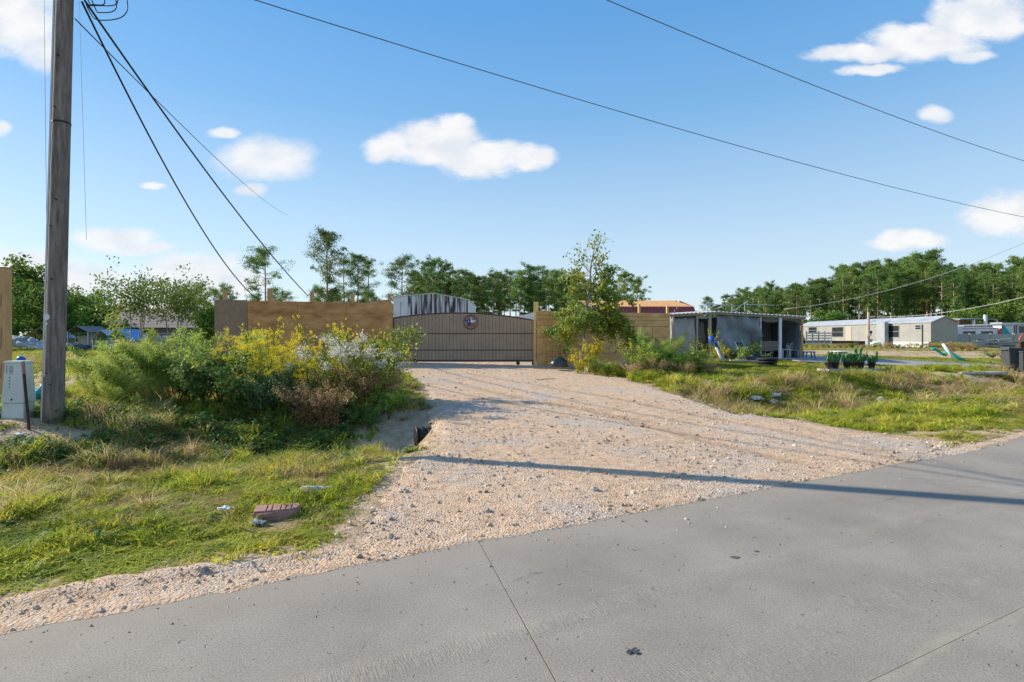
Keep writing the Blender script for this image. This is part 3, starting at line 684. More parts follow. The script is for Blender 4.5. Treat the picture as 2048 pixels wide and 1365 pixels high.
# loose stones
def stone(seed, rad=.5):
    b = MB().blob((0,0,0), (1,1,.7), seed, .3, 1, 1.6); me = b.mesh('stone'); me.materials.append(M['pebble']); return me
st_k = [stone(i) for i in range(5)]
PX, RZ, SC, PI_ = [], [], [], []
for y0, y1, dens, seed in ((2.8,5.5,900,1),(5.5,9,520,2),(9,14,200,3),(14,25,40,4)):
    x, y, r = points(y0, y1, dens, seed*29)
    u, v = uv(x, y); s = sdist(x, y, DRIVE)
    md = (s < .12)*(.35+.9*np.clip(.4+fbm(x,y,1.3,44)*2,0,1)); ms = (v > 4.0)&(v < 4.6+.4*fbm(x,y,1.2,31))&(u < 10.5)
    pr = np.where(ms, .8, md)*(v > 4.02); pr = np.where((v > 3.3)&(v <= 4.02), .05*sstep(3.2,4.1,v), pr)
    k = r.rand(len(x)) < pr; x, y, v = x[k], y[k], v[k]; m = len(x)
    big = np.maximum(r.rand(m)**30, .42*(r.rand(m) < .05)*r.rand(m))
    sz = (.0032+.0035*r.rand(m)+.020*big)*(1+.07*(y0-3))
    sd2 = sdist(x,y,DRIVE)
    z = np.where(sd2 < 0, h_drive(x,y)+.02*fbm(x,y,1.3,5)+.018+.014*fbm(x,y,.35,51)+.010*fbm(x,y,.09,55,2), np.maximum(H(x,y),-.02)+.018)
    z = np.where(v < 4.0, 0, z)
    PX.append(np.stack([x,y,z+sz*.25],-1)); RZ.append(r.rand(m)*6.28); SC.append(np.stack([sz*(.8+.5*r.rand(m)),sz*(.8+.5*r.rand(m)),sz*(.7+.5*r.rand(m))],-1)); PI_.append(r.randint(0,5,m))
scatter('gravel', st_k, np.concatenate(PX), np.concatenate(RZ), np.concatenate(SC), np.concatenate(PI_), 'loose stones strewn over the driveway and road edge')
print('gravel', sum(len(q) for q in PX))
# ------------------------------------------------------------ leaf clouds
def leafquads(C, s, r, elong=1.6, up=0.0, droop=0.0):
    """one pointed leaf (4 corners) at each centre"""
    n = len(C); t = r.randn(n,3); t[:,2] = t[:,2]*(1-up)-droop*1.6; t /= np.linalg.norm(t,axis=1)[:,None]+1e-9
    q = r.randn(n,3); w = np.cross(t, q); w /= np.linalg.norm(w,axis=1)[:,None]+1e-9
    s = (np.asarray(s)*np.ones(n))[:,None]; V = np.stack([C-t*s*elong/2, C+w*s/2, C+t*s*elong/2, C-w*s/2], 1).reshape(-1,3)
    F = np.arange(4*n).reshape(n,4); return V, F
def pine_proto(seed, H_, cb, wid, dense=1.0, gappy=0, per0=44, ls0=.085):
    """trunk + crown meshes of a loblolly pine, base at origin"""
    r = R_(seed); tr = MB(); bend = r.randn(2)*.25
    pts = [(bend[0]*math.sin(t*2.2)*t, bend[1]*math.sin(t*1.7)*t, H_*t) for t in np.linspace(0, 1, 7)]
    pts = [(0,0,-.4)]+pts[1:]
    tr.tube(pts, [.20*(1-.85*t)*H_/16+.02 for t in np.linspace(0,1,7)], 6)
    def tp(z):
        t = z/H_; return Vector((bend[0]*math.sin(t*2.2)*t, bend[1]*math.sin(t*1.7)*t, z))
    cs = []
    z = H_*cb
    while z < H_*.985:
        t = (z/H_-cb)/(1-cb); L = wid*H_*(.45+1.0*math.sin(PI*min(1,(t*.78+.16))))*.62*(.65+.6*r.rand())
        if gappy and r.rand() < gappy: z += H_*.03; continue
        nb = r.randint(2,4) if dense < 1 else r.randint(3,5)
        for b in range(nb):
            a = r.rand()*2*PI; Lb = L*(.6+.6*r.rand()); rise = (.15+.5*t)*(.5+r.rand())
            o = tp(z); e = o+Vector((math.cos(a)*Lb, math.sin(a)*Lb, Lb*rise)); mid = (o+e)/2+Vector((0,0,-.08*Lb))
            tr.tube([o, mid, e], [.035*H_/16+.012, .025*H_/16+.006, .008], 3, cap=False)
            for f in (.55,.75,.92,1.05):
                if r.rand() < .12: continue
                p = o.lerp(e, f)+Vector(r.randn(3)*.10*Lb)
                cs.append((p.x,p.y,p.z, .30+.42*r.rand()))
        z += H_*(.032+.02*r.rand())
    for k in range(5): cs.append((*(np.array(tp(H_*.97))+r.randn(3)*.25), .45))
    cs = np.array(cs); per = int(per0*dense)
    C = np.repeat(cs[:,:3], per, 0)+r.randn(len(cs)*per,3)*np.repeat(cs[:,3],per)[:,None]*np.array((.62,.62,.40))
    V, F = leafquads(C, ls0+ls0*.8*r.rand(len(C)), r, 3.0)
    tm_ = tr.mesh('trunk'); tm_.materials.append(M['bark_pine'])
    cm = npmesh('crown', V, F); cm.materials.append(M['pine'])
    return tm_, cm, H_
def crown_on(root, tm_, cm, cmat=None):
    link('trunk', tm_, None, root); c = link('crown', cm, None, root)
    return root
def broad_proto(seed, H_, W_, leafm, barkm, trunks=1, nleaf=7000, ls=.09, base=.25, droop=0, lobes=16, sparse_top=False, elong=1.5, trunk_r=.06):
    r = R_(seed); tr = MB(); cents = []
    for k in range(trunks):
        a0 = r.rand()*6.28; sp_ = (.10 if trunks > 1 else .02)*H_
        b = Vector((math.cos(a0)*.08*trunks/2, math.sin(a0)*.08*trunks/2, -.1)); t1 = Vector((math.cos(a0)*sp_, math.sin(a0)*sp_, H_*base))
        top = Vector((math.cos(a0)*sp_*1.6, math.sin(a0)*sp_*1.6, H_*(.9 if trunks == 1 else .72)))
        R0 = trunk_r*H_/4/(trunks**.5)
        tr.tube([b, b.lerp(t1,.5)+Vector(r.randn(3)*.02), t1, t1.lerp(top,.5)+Vector(r.randn(3)*.05*H_/4), top], [R0*1.25,R0,R0*.8,R0*.45,R0*.1], 7)
        for i in range(lobes//trunks):
            f = (i+.5)/(lobes//trunks); zc = base+(1-base)*(.08+.86*f); rad = W_*math.sqrt(max(.04, 1-((zc-base)/(1-base)*1.7-.62)**2/1.3))*(.35+.6*r.rand())
            a = r.rand()*6.28; c = Vector((math.cos(a)*rad, math.sin(a)*rad, zc*H_)); st = t1.lerp(top, max(0, f-.25)); mid = st.lerp(c,.5)+Vector((0,0,.06*H_))
            tr.tube([st, mid, c], [R0*.35*(1-f*.6), R0*.2, R0*.06], 4, cap=False)
            for q in range(6):
                e = c+Vector(r.randn(3)*W_*.22); tr.tube([mid.lerp(c,.6), e], [R0*.10, R0*.04], 3, cap=False); cents.append((e.x,e.y,e.z, W_*.13, 1-.75*f*sparse_top))
            cents.append((c.x,c.y,c.z, W_*.2, 1-.75*f*sparse_top))
    cs = np.array(cents); w = cs[:,4]*cs[:,3]; pick = r.choice(len(cs), nleaf, p=w/w.sum())
    C = cs[pick,:3]+r.randn(nleaf,3)*cs[pick,3][:,None]*np.array((1,1,.75)); 
    if droop: C[:,2] -= np.abs(r.randn(nleaf))*droop
    V, F = leafquads(C, ls*(.6+.7*r.rand(nleaf)), r, elong, 0, droop)
    tm_ = tr.mesh('trunk', True); tm_.materials.append(barkm); cm = npmesh('crown', V, F); cm.materials.append(leafm)
    return tm_, cm, H_
def tree(name, proto, label, px=None, D=None, top=None, xy=None, s=None, rz=None, group=None, cat='tree', crown_mat=None, names=('trunk','crown')):
    if xy is None: p = At(px, D)
    else: p = Vector((xy[0], xy[1], Hf(*xy)))
    if s is None: s = (EYE+(HOR-top)/FPX*D-p.z)/proto[2]
    o = empty(name, label, cat, p, random.random()*6.28 if rz is None else rz, group)
    link(names[0], proto[0], None, o); c = link(names[1], proto[1], None, o)
    o.scale = s if isinstance(s, tuple) else (s, s, s)
    return o
# ------------------------------------------------------------ shrubs and weeds (unit: metres, real size)
def arc(r, a, L, lean, n=5):
    pts = []; p = Vector((0,0,0)); d = Vector((math.cos(a)*lean*.35, math.sin(a)*lean*.35, 1)).normalized()
    for i in range(n+1):
        pts.append(p.copy()); p = p+d*L/n; d = (d+Vector((math.cos(a)*lean*.22, math.sin(a)*lean*.22, -.05*lean))+Vector(r.randn(3)*.06)).normalized()
    return pts
def along(pts, t):
    f = t*(len(pts)-1); i = min(int(f), len(pts)-2); return pts[i].lerp(pts[i+1], f-i)
def shrub_proto(kind, seed):
    r = R_(seed); st = MB(); LV = []; lsz = []; el = 1.6; FL = None; fV = []
    if kind == 'fennel':
        for k in range(13):
            a = r.rand()*6.28; L = 1.25+.55*r.rand(); pts = arc(r, a, L, .45+.8*r.rand()); b = Vector((r.randn()*.12, r.randn()*.12, 0)); pts = [p+b for p in pts]
            st.tube(pts, [.011,.009,.007,.005,.003,.002], 4, cap=False)
            for j in range(520):
                t = .30+.72*r.rand()**.8; t = min(t, .999); p = along(pts, t); sp_ = .115*(1.15-t)+.035
                LV.append(np.array(p)+r.randn(3)*np.array((sp_,sp_,sp_*.8))); lsz.append(.008+.008*r.rand())
        V, F = leafquads(np.array(LV), np.array(lsz), r, 9.0, .0, -.35); lm = M['fennel']; sm = M['stem']
    elif kind in ('leafy','leafblue','leafmid'):
        for k in range(9):
            a = r.rand()*6.28; L = 1.0+.5*r.rand(); pts = arc(r, a, L, .5+.7*r.rand()); st.tube(pts, [.014,.012,.009,.006,.004,.002], 4, cap=False)
            for q in range(7):
                t = .25+.7*r.rand(); p = along(pts, t); a2 = r.rand()*6.28; e = p+Vector((math.cos(a2)*.25, math.sin(a2)*.25, .16+.1*r.rand()))*(.6+.6*r.rand()); st.tube([p,e],[.005,.002],3,cap=False)
                for j in range(38):
                    c = np.array(p.lerp(e, .2+.85*r.rand()))+r.randn(3)*.055; LV.append(c); lsz.append(.026+.024*r.rand())
        V, F = leafquads(np.array(LV), np.array(lsz), r, 1.9); lm = M[{'leafy':'leafdark','leafblue':'leafblue','leafmid':'leafmid'}[kind]]; sm = M['stem']
    elif kind in ('goldenrod','groundsel','sunflower','seedhead','yellowbush'):
        nst = {'goldenrod':16,'groundsel':20,'sunflower':11,'seedhead':26,'yellowbush':14}[kind]
        for k in range(nst):
            a = r.rand()*6.28; L = {'goldenrod':1.45,'groundsel':1.35,'sunflower':1.6,'seedhead':1.05,'yellowbush':1.0}[kind]*(.75+.35*r.rand())
            pts = arc(r, a, L, .25+.7*r.rand()); b = Vector((r.randn()*.10, r.randn()*.10, 0)); pts = [p+b for p in pts]
            st.tube(pts, [.008,.007,.006,.004,.003,.002], 4, cap=False)
            nl = {'goldenrod':60,'groundsel':110,'sunflower':62,'seedhead':46,'yellowbush':80}[kind]
            for j in range(nl):
                t = .12+.78*r.rand(); LV.append(np.array(along(pts,t))+r.randn(3)*(.05 if kind != 'groundsel' else .07)); lsz.append((.022 if kind in ('sunflower','yellowbush') else .012)*(.7+.8*r.rand()))
            if kind == 'goldenrod':
                tip = pts[-1]; 
                for q in range(6):
                    a2 = a+r.randn()*1.3; e = tip+Vector((math.cos(a2)*.16, math.sin(a2)*.16, .02+.06*r.rand()))
                    for j in range(34): fV.append((np.array(tip.lerp(e, r.rand()))+np.array((0,0,-.16*r.rand()*(q/6)))+r.randn(3)*.014, .011))
            elif kind == 'groundsel':
                for j in range(70): fV.append((np.array(along(pts, min(.999,.90+.1*r.rand())))+r.randn(3)*np.array((.045,.045,.035)), .016+.010*r.rand()))
            elif kind in ('sunflower','yellowbush'):
                for q in range(6 if kind == 'sunflower' else 9):
                    c = np.array(along(pts, min(.999, .55+.45*r.rand()**.5)))+r.randn(3)*.06; ax_ = r.randn(3); ax_[1] -= .8; ax_[2] += .6; ax_ /= np.linalg.norm(ax_); u_ = np.cross(ax_, (0,0,1.)); u_ /= np.linalg.norm(u_)+1e-6; w_ = np.cross(ax_, u_)
                    for j in range(9):
                        an = j*2*PI/9; fV.append((c+(u_*math.cos(an)+w_*math.sin(an))*.022, .019))
            else:
                for j in range(60): fV.append((np.array(along(pts, min(.999,.66+.34*r.rand())))+r.randn(3)*.03, .009+.006*r.rand()))
        el = {'groundsel':3.2,'seedhead':4}.get(kind, 2.4)
        V, F = leafquads(np.array(LV), np.array(lsz), r, el); lm = M[{'goldenrod':'leafmid','groundsel':'leafmid','sunflower':'leafmid','seedhead':'drygrass','yellowbush':'yellowgreen'}[kind]]
        sm = M['stem_red'] if kind == 'seedhead' else M['stem_green'] if kind != 'groundsel' else M['stem']
        fc = np.array([q[0] for q in fV]); fs = np.array([q[1] for q in fV]); V2, F2 = leafquads(fc, fs*1.25, r, 1.3 if kind != 'seedhead' else 3)
        fm = npmesh('flowers', V2, F2); fm.materials.append(M[{'goldenrod':'yellow','groundsel':'fluff','sunflower':'yellow','seedhead':'seedtan','yellowbush':'yellow'}[kind]]); FL = fm
    lme = npmesh('leaves', V, F); lme.materials.append(lm); sme = st.mesh('stems'); sme.materials.append(sm)
    return sme, lme, FL
def shrub(name, proto, label, cat, xy, s=1.0, rz=None, group=None):
    x, y = xy; o = empty(name, label, cat, (x, y, Hf(x, y)-.03), random.random()*6.28 if rz is None else rz, group)
    link('stems', proto[0], None, o); link('foliage', proto[1], None, o)
    if proto[2] is not None: link('flowers', proto[2], None, o)['kind'] = 'stuff'
    o.scale = s if isinstance(s, tuple) else (s, s, s); return o
# ------------------------------------------------------------ utility pole
pb = G(107, 842); PB = Vector((pb.x, pb.y, pb.z-.3)); PH = 11.2
PT = Vector((pb.x+.30, pb.y, pb.z+PH))
def pole_at(z): t = (z-pb.z)/PH; return pb.lerp(PT, t)
up = empty('utility_pole', 'tall weathered grey wooden utility pole beside the ditch', 'utility pole', pb)
def local(p): return Vector(p)-pb
m_ = bpy.data.materials.new('pole_wood'); m_.use_nodes = True
M['pole_wood'] = mat('pole_wood', [(.11,.09,.078),(.20,.165,.145),(.29,.245,.215)], scale=5, detail=9, stretch=(4,4,.45), rough=.92, bump=.015, bscale=9)
b = MB(); n = 22; b.tube([local(PB)]+[local(pole_at(pb.z+PH*i/n)) for i in range(1, n+1)], [.152]+[.149-.036*i/n for i in range(1, n+1)], 20); b.build('shaft', M['pole_wood'], up, True)
b = MB()   # moulding strip over the ground wire on the sunny side
b.bar(local((pb.x-.160, pb.y-.04, pb.z-.05)), local((pole_at(pb.z+PH).x-.122, pb.y-.04, pb.z+PH)), .03, .055); b.build('cable_moulding', M['galv'], up)
def ring_on(z, r, h, mt, nm, a0=0, a1=2*PI):
    c = local(pole_at(z)); bb = MB(); bb.lathe([(r,-h/2),(r+.006,-h/2),(r+.006,h/2),(r,h/2)], 20, c); bb.build(nm, mt, up)
zb = Z(247, pb.y); ring_on(zb, .133, .028, M['black'], 'steel_band')
for z, s_, mt in ((Z(635,pb.y), .052, M['white']), (Z(649,pb.y), .02, M['white'])):
    c = pole_at(z); bb = MB(); bb.tube([local((c.x-.045, c.y-.12, z)), local((c.x-.045, c.y-.150, z))], s_, 14); bb.build('number_tag', mt, up)
for py in (118, 220, 402, 746, 768, 560, 455):
    z = Z(py, pb.y); c = pole_at(z); bb = MB(); bb.box(local((c.x+.03+random.uniform(-.06,.06), c.y-.135, z)), (.05,.02,.018), (0,.5,0)); bb.build('knot_hole', M['black'], up)
# crossarm and hardware above the frame
zc = pb.z+10.2; bb = MB(); c = local(pole_at(zc)); bb.box(c+Vector((0,-.22,0)), (2.4,.10,.12), (0,0,.35)); bb.build('crossarm', M['pole_wood'], up)
# service bracket with a loop of cable that peeks into the top of the photograph
zl = Z(-26, pb.y); c = pole_at(zl)
bb = MB(); bb.tube([local((c.x+.1, c.y, zl)), local((c.x+.62, c.y-.02, zl+.02))], .02, 6); bb.build('service_bracket', M['galv'], up)
cb = MB()
for cx, cy, rx, rz_ in ((212,8,42,43),(207,6,24,30),(190,2,17,18),(200,0,34,22)):
    pts = [(X(cx+rx*math.cos(a), pb.y-.1), pb.y-.1+.05*math.sin(3*a), Z(cy+rz_*math.sin(-a)*-1, pb.y)) for a in np.linspace(-PI*.05, PI*1.05, 18)]
    cb.tube([local(p) for p in pts], .009, 5)
cb.build('cable_coil', M['wire'], up, True)
# ------------------------------------------------------------ wires
def wire(name, label, a, b_, sag, r, mt, cat='cable', n=36, wob=0, t0=0, t1=1):
    a, b_ = Vector(a), Vector(b_); pts = []
    for i in range(n+1):
        t = t0+(t1-t0)*i/n; p = a+(b_-a)*t; p.z -= sag*4*t*(1-t)
        if wob: p += Vector((0,0,wob*math.sin(i*2.1)))
        pts.append(p)
    o = MB().tube(pts, r, 6).build(name, mt, None, True); tag(o, label, cat); return o
def WP(px, py, D): return Vector((X(px, D), D, Z(py, D)))
q = WP(166, 4, pb.y); e1 = WP(520, 603, 23.9); e2 = WP(616, 592, 24.0)
wire('service_cable', 'thick black service cable sagging from the pole to the fence corner post', q+Vector((-.02,0,0)), e1, .75, .018, M['wire'])
wire('service_cable', 'black service cable reaching past the lone pine to the middle fence post', q+Vector((.03,0,.02)), e2, .30, .019, M['wire'])
wire('service_cable', 'thin dark line running from the pole down across the small cloud', WP(150, 38, pb.y), WP(575, 430, 60), .5, .011, M['wire_grey'])
# distribution lines overhead
wire('power_line', 'overhead line crossing the whole sky above the cloud and gate', WP(470,-12,9), WP(2120,448,26), .35, .009, M['wire_grey'], 'power line', t0=-.9, t1=1.9)
wire('power_line', 'overhead line that leaves through the upper cloud above the shed', WP(1180,-14,9.5), WP(2130,346,21), .22, .009, M['wire_grey'], 'power line', t0=-.9, t1=1.9)
wire('power_line', 'pale twisted line rising from the shelter roof over the pine wood', WP(1568,619,31.2), WP(2090,468,28), .62, .013, M['wire_pale'], 'power line', wob=.004, t1=1.9)
wire('power_line', 'pale line running to the meter pole in front of the mobile home', WP(1737,634,71), WP(2090,584,50), .7, .022, M['wire_pale'], 'power line', wob=.01, t1=1.7)
wire('guy_wire', 'hair-thin vertical guy wire hanging against the sky by the pole, cloud side', WP(88,-14,10.5), WP(95,600,10.5), 0, .0035, M['wire_grey'], 'wire')
wire('guy_wire', 'hair-thin vertical wire dropping past the pole towards the trees', WP(158,-10,10.5), WP(173,480,10.5), 0, .0028, M['wire_grey'], 'wire')
# ------------------------------------------------------------ utility pedestal and its neighbours
p = G(38, 832); s = 1/ (FPX/p.y)
ped = empty('utility_pedestal', 'white plastic cable pedestal standing by the rusty stake', 'utility box', p, .12)
def frus(b, w0, d0, w1, d1, z0, z1):
    b.add([(-w0,-d0,z0),(w0,-d0,z0),(w0,d0,z0),(-w0,d0,z0),(-w1,-d1,z1),(w1,-d1,z1),(w1,d1,z1),(-w1,d1,z1)], [(3,2,1,0),(4,5,6,7),(0,1,5,4),(1,2,6,5),(2,3,7,6),(3,0,4,7)])
hp = (832-722)*s
b = MB(); frus(b, .185, .16, .168, .145, -.12, hp*.24); b.build('base', M['pedestal'], ped, bevel=.012)
b = MB(); frus(b, .180, .155, .145, .12, hp*.242, hp*.965); b.build('cover', M['pedestal'], ped, bevel=.018)
b = MB(); frus(b, .158, .133, .150, .125, hp*.955, hp); b.build('cap', M['pedestal'], ped, bevel=.01)
b = MB(); b.lathe([(.014,0),(.014,.012)], 8, (0,0,0)); o = b.build('lock', M['black'], ped, loc=(-.01,-.152,hp*.31)); o.rotation_euler = (PI/2,0,0)
b = MB(); rnd = random.Random(3); yf = lambda z: -(.155-(.035)*(z/hp-.242)/.723)-.002
def mark(x, z, w, h): MB().box((x, yf(z)-.001, z), (w,.003,h)).build('printed_mark', M['black'], ped)
for i in range(7): mark(-.035, hp*(.90-.022*i), .05+.03*rnd.random(), .006)
for i in range(5): mark(-.105, hp*(.905-.03*i), .012, .018)
for i in range(4): mark(-.055, hp*(.70-.055*i), .016, .020)
p = G(60, 860)
st = MB(); st.tube([Vector((0,0,-.15)), Vector((-.165,.05,1.13))], .022, 8); o = st.build('steel_stake', M['rust'], None, loc=p); tag(o, 'rusty dark steel stake leaning beside the white pedestal', 'stake')
MB().tube([Vector((-.140,.043,.93)), Vector((-.166,.05,1.14))], .026, 8).build('painted_tip', M['paverred'], o)
p = G(42, 800); o = empty('vent_pipe', 'blue domed pipe cap showing just behind the white pedestal', 'pipe', p)
MB().lathe([(.07,-.1),(.07,.85)], 14).build('riser', M['white'], o, True)
MB().lathe([(.085,.84),(.088,.90),(.082,.95),(.06,.985),(.02,1.0)], 16).build('cap', M['plastic_blue'], o, True)
p = G(72, 812); o = empty('drain_pipe', 'turquoise plastic pipe end tilted on a white block behind the pole', 'pipe', p)
MB().tube([(-.06,0,.12),(.30,.1,.62)], .085, 14).build('pipe', M['tealblue'], o, True)
MB().box((-.08,.0,.02), (.30,.25,.16), (0,0,.2)).build('footing_block', M['white'], o)
p = G(14, 838); o = MB().tube([(-.22,.25,0),(-.05,.3,.42)], .035, 8).build('white_pipe', M['white'], None, True, loc=p+Vector((0,.3,0))); o.name = 'conduit'; tag(o, 'white conduit stub leaning behind the pedestal foot', 'pipe')
# timber gate post at the frame's edge
D = 13.2; p = At(0, D); o = empty('timber_post', 'thick new timber post behind the white pedestal', 'post', p)
ph = Z(537, D)-p.z; MB().bb(-.22,.205,-.10,.10,-.5,ph).build('post', M['post'], o, bevel=.01)
MB().bb(-.23,.215,-.11,.11,ph,ph+.02).build('cap_board', M['greywood'], o)
for z, zz in ((ph*.75,.3),(ph*.45,.5),(ph*.2,.35)): MB().box((.12,-.103,z), (.025,.01,zz), (0,.06,0)).build('wood_check', M['board_grey'], o)
# ------------------------------------------------------------ sliding gate
D = 24.3; g0, g1 = X(786, D), X(1070, D); zb_ = Z(722, D); gc = Vector(((g0+g1)/2, D, 0))
gate = empty('sliding_gate', 'wide brown arched sliding gate with a star emblem', 'gate', (gc.x, gc.y, Hf(gc.x, gc.y)))
g_ = gate.location.copy()
def arch(x):
    t = (x-g0)/(g1-g0); zl, zm, zr = Z(636,D), Z(626,D), Z(641,D)
    return zl+(zr-zl)*t+(zm-(zl+zr)/2)*4*t*(1-t)
ns = 40; w = (g1-g0)/ns
for i in range(ns):
    xa, xb = g0+i*w+.006, g0+(i+1)*w-.006; b = MB(); off = .004*random.random()
    b.prism([(xa-g_.x, zb_-g_.z+.02),(xb-g_.x, zb_-g_.z+.02),(xb-g_.x, arch(xb)-g_.z-.03),(xa-g_.x, arch(xa)-g_.z-.03)], -.012-off, .0)
    b.build('slat', M['gate'], gate)
MB().prism([(g0-g_.x+.01,zb_-g_.z+.05),(g1-g_.x-.01,zb_-g_.z+.05)]+[(x-g_.x,arch(x)-g_.z-.04) for x in np.linspace(g1-.01,g0+.01,24)], .004,.012).build('gap_blocker', M['gate_dark'], gate)  # sheet added to stop daylight showing between the slats
b = MB(); b.tube([(x-g_.x, -.005, arch(x)-g_.z-.015) for x in np.linspace(g0, g1, 30)], .032, 6); b.build('top_rail', M['gate_dark'], gate)
for zz, h_ in ((Z(667.5,D), .035), (Z(700.5,D), .035), (zb_, .09)):
    MB().bb(g0-g_.x, g1-g_.x, -.030, .020, zz-g_.z-h_/2, zz-g_.z+h_/2).build('rail', M['gate_dark'], gate)
for x in (g0+.03, g1-.03): MB().bb(x-g_.x-.03, x-g_.x+.03, -.028, .018, zb_-g_.z, arch(x)-g_.z-.02).build('end_stile', M['gate_dark'], gate)
for px in (831, 1036, 1067):
    x = X(px, D)-g_.x; wz = Hf(X(px,D), D)-g_.z
    o = MB().bb(x-.05,x+.05,-.03,.03,zb_-g_.z-.10,zb_-g_.z-.04).build('wheel_bracket', M['gate_dark'], gate)
    MB().tube([(x,-.022,wz+.10),(x,.022,wz+.10)], .085, 14).build('wheel', M['black'], gate)
em = bpy.data.objects.new('star_emblem', None); COL.objects.link(em); em.parent = gate
ex, ez, er = X(941.5,D)-g_.x, Z(645,D)-g_.z, .30; em.location = (ex, -.075, ez)
ringp = [(er*math.cos(a), .010*math.sin(9*a), er*math.sin(a)) for a in np.linspace(0, 2*PI, 49)]
MB().tube(ringp, .014, 6, False).tube([(er*1.0*math.cos(a)+.016*math.cos(a*14), .016*math.sin(14*a), er*math.sin(a)+.016*math.sin(a*14)) for a in np.linspace(0, 2*PI, 140)], .006, 4, False).build('ring', M['gate_dark'], em, True)
R1, R2 = er*.93, er*.38
tips = [(R1*math.sin(2*PI*k/5), R1*math.cos(2*PI*k/5)) for k in range(5)]; inn = [(R2*math.sin(2*PI*(k+.5)/5), R2*math.cos(2*PI*(k+.5)/5)) for k in range(5)]
def facet(tri, mt, nm='star_facet'):
    b = MB(); (x0,z0),(x1,z1),(x2,z2) = tri; b.add([(x0,-.05,z0),(x1,-.012,z1),(x2,-.012 if (x2,z2) in inn else -.012,z2),(0,.01,0)], [(0,1,2),(0,3,1),(1,3,2),(2,3,0)]); b.build(nm, mt, em)
for k in range(5):
    for sgn in (0, 1):
        inner = inn[k] if sgn == 0 else inn[k-1]
        cxm = (tips[k][0]+inner[0])/2; czm = (tips[k][1]+inner[1])/2
        mt = M['star_blue'] if cxm < -.03 or (k == 0 and sgn == 1) or k == 3 and sgn == 1 else (M['white'] if czm > .0 else M['red'])
        facet(((0,0), tips[k], inner), mt)
b = MB(); sp5 = [(( .045 if i%2==0 else .018)*math.sin(PI*i/5), (.045 if i%2==0 else .018)*math.cos(PI*i/5)) for i in range(10)]
b.prism([(x-.095, z+.03) for x, z in sp5], -.062, -.052); b.build('small_star', M['white'], em)
# ------------------------------------------------------------ timber fences on both sides of the gate
def fence_board(root, x0, y0, x1, y1, z0, z1, mt, nm='panel', th=.014, off=0, lab=None):
    dx_, dy_ = x1-x0, y1-y0; L = math.hypot(dx_, dy_); nx2, ny2 = dy_/L, -dx_/L
    v = [(x0+nx2*off, y0+ny2*off), (x1+nx2*off, y1+ny2*off), (x1+nx2*(off+th), y1+ny2*(off+th)), (x0+nx2*(off+th), y0+ny2*(off+th))]
    b = MB(); b.slab([(q0-root.location.x, q1-root.location.y) for q0, q1 in v][::-1], z0-root.location.z, z1-root.location.z); o = b.build(nm, mt, root)
    if lab: o['label'] = lab
    return o
A, B = At(429, 22.8), At(786, 24.35); zt = Z(606, 24.35)
fl = empty('plywood_fence', 'brown plywood fence behind the flowering weeds, left-out posts above it', 'fence', A); fl['label'] = 'brown plywood fence with post tops, behind the yellow and white flowering weeds'
def fx(t): return A.x+(B.x-A.x)*t, A.y+(B.y-A.y)*t
def seg(root, t0, t1, z0, z1, mt, fx=fx, g=.006, **k):
    a_, b_ = fx(t0), fx(t1); return fence_board(root, a_[0]+g, a_[1], b_[0]-g, b_[1], z0, z1, mt, **k)
zlo = .30
ztL = zt
o = seg(fl, 0, .176, zlo, ztL+.03, M['board_grey'], off=.012); o['label'] = 'grey-brown end panel'
ts = [.176, .45, .725, 1.0]
for i in range(3):
    seg(fl, ts[i], ts[i+1], zlo, ztL-.47-.03*(i==1), M['osb_red'], off=.004*(i%2))
    seg(fl, ts[i], ts[i+1], ztL-.485-.03*(i==1), ztL-.004*i, M['osb_red'], off=.018+.004*(i%2))
for px, top in ((447,580),(533,577),(617,583),(700,588),(778,588)):
    t = (px-429)/(786-429); a_ = fx(t); w = .065 if px != 533 else .085
    MB().bb(a_[0]-A.x-w, a_[0]-A.x+w, a_[1]-A.y+.02, a_[1]-A.y+.02+2*w, -.3, Z(top, a_[1])-A.z).build('post', M['post'], fl)
for i in range(2):
    a_ = fx(.0); MB().bar((0,.05,zt-A.z-.15-1.2*i),(B.x-A.x,B.y-A.y+.05,zt-A.z-.15-1.2*i),.05,.10).build('rail', M['post'], fl)
b = MB(); a_ = fx(.86); c_ = fx(.985); zt2 = Z(602,24.2)
o = empty('lumber_stack', 'short orange boards lying on top of the fence beside the white shed', 'boards', (a_[0], a_[1]+.25, zt2-.14))
for i in range(3): MB().bar((0,0,.035*i+.02*i),(c_[0]-a_[0],.03*i,.035*i+.02*i+.08),.24,.035).build('board', M['sheathing'] if i < 2 else M['greywood'], o)
A2, B2 = At(1073, 24.2), At(1340, 26.9)
fr = empty('board_fence', 'tan strand-board fence panels behind the small leaning tree', 'fence', A2)
def fx2(t): return A2.x+(B2.x-A2.x)*t, A2.y+(B2.y-A2.y)*t
zt3 = Z(622, 24.2)
rowsz = [(zlo,.885,0),(.90,1.625,1),(1.64,2.135,0),(2.15,2.425,1),(2.44,2.60,0),(2.615,zt3,1)]
cols_ = [0,.155,.36,.52,.70,.855,1.0]
for ri, (z0, z1, off) in enumerate(rowsz):
    cs_ = cols_ if ri in (1,2) else [0,.36,.70,1.0]
    for i in range(len(cs_)-1):
        seg(fr, cs_[i], cs_[i+1], z0, min(z1,zt3-.006*(i%2)), M['osb'], fx=fx2, off=.004*((ri+i)%3), g=.008)
for px, top in ((1075,604),(1228,600),(1274,609),(1335,612)):
    t = (px-1073)/(267); a_ = fx2(max(0,t)); w = .05 if px > 1080 else .045
    MB().bb(a_[0]-A2.x-w, a_[0]-A2.x+w, a_[1]-A2.y+.02, a_[1]-A2.y+.12, -.3, Z(top, a_[1])-A2.z).build('post', M['new_wood'], fr)
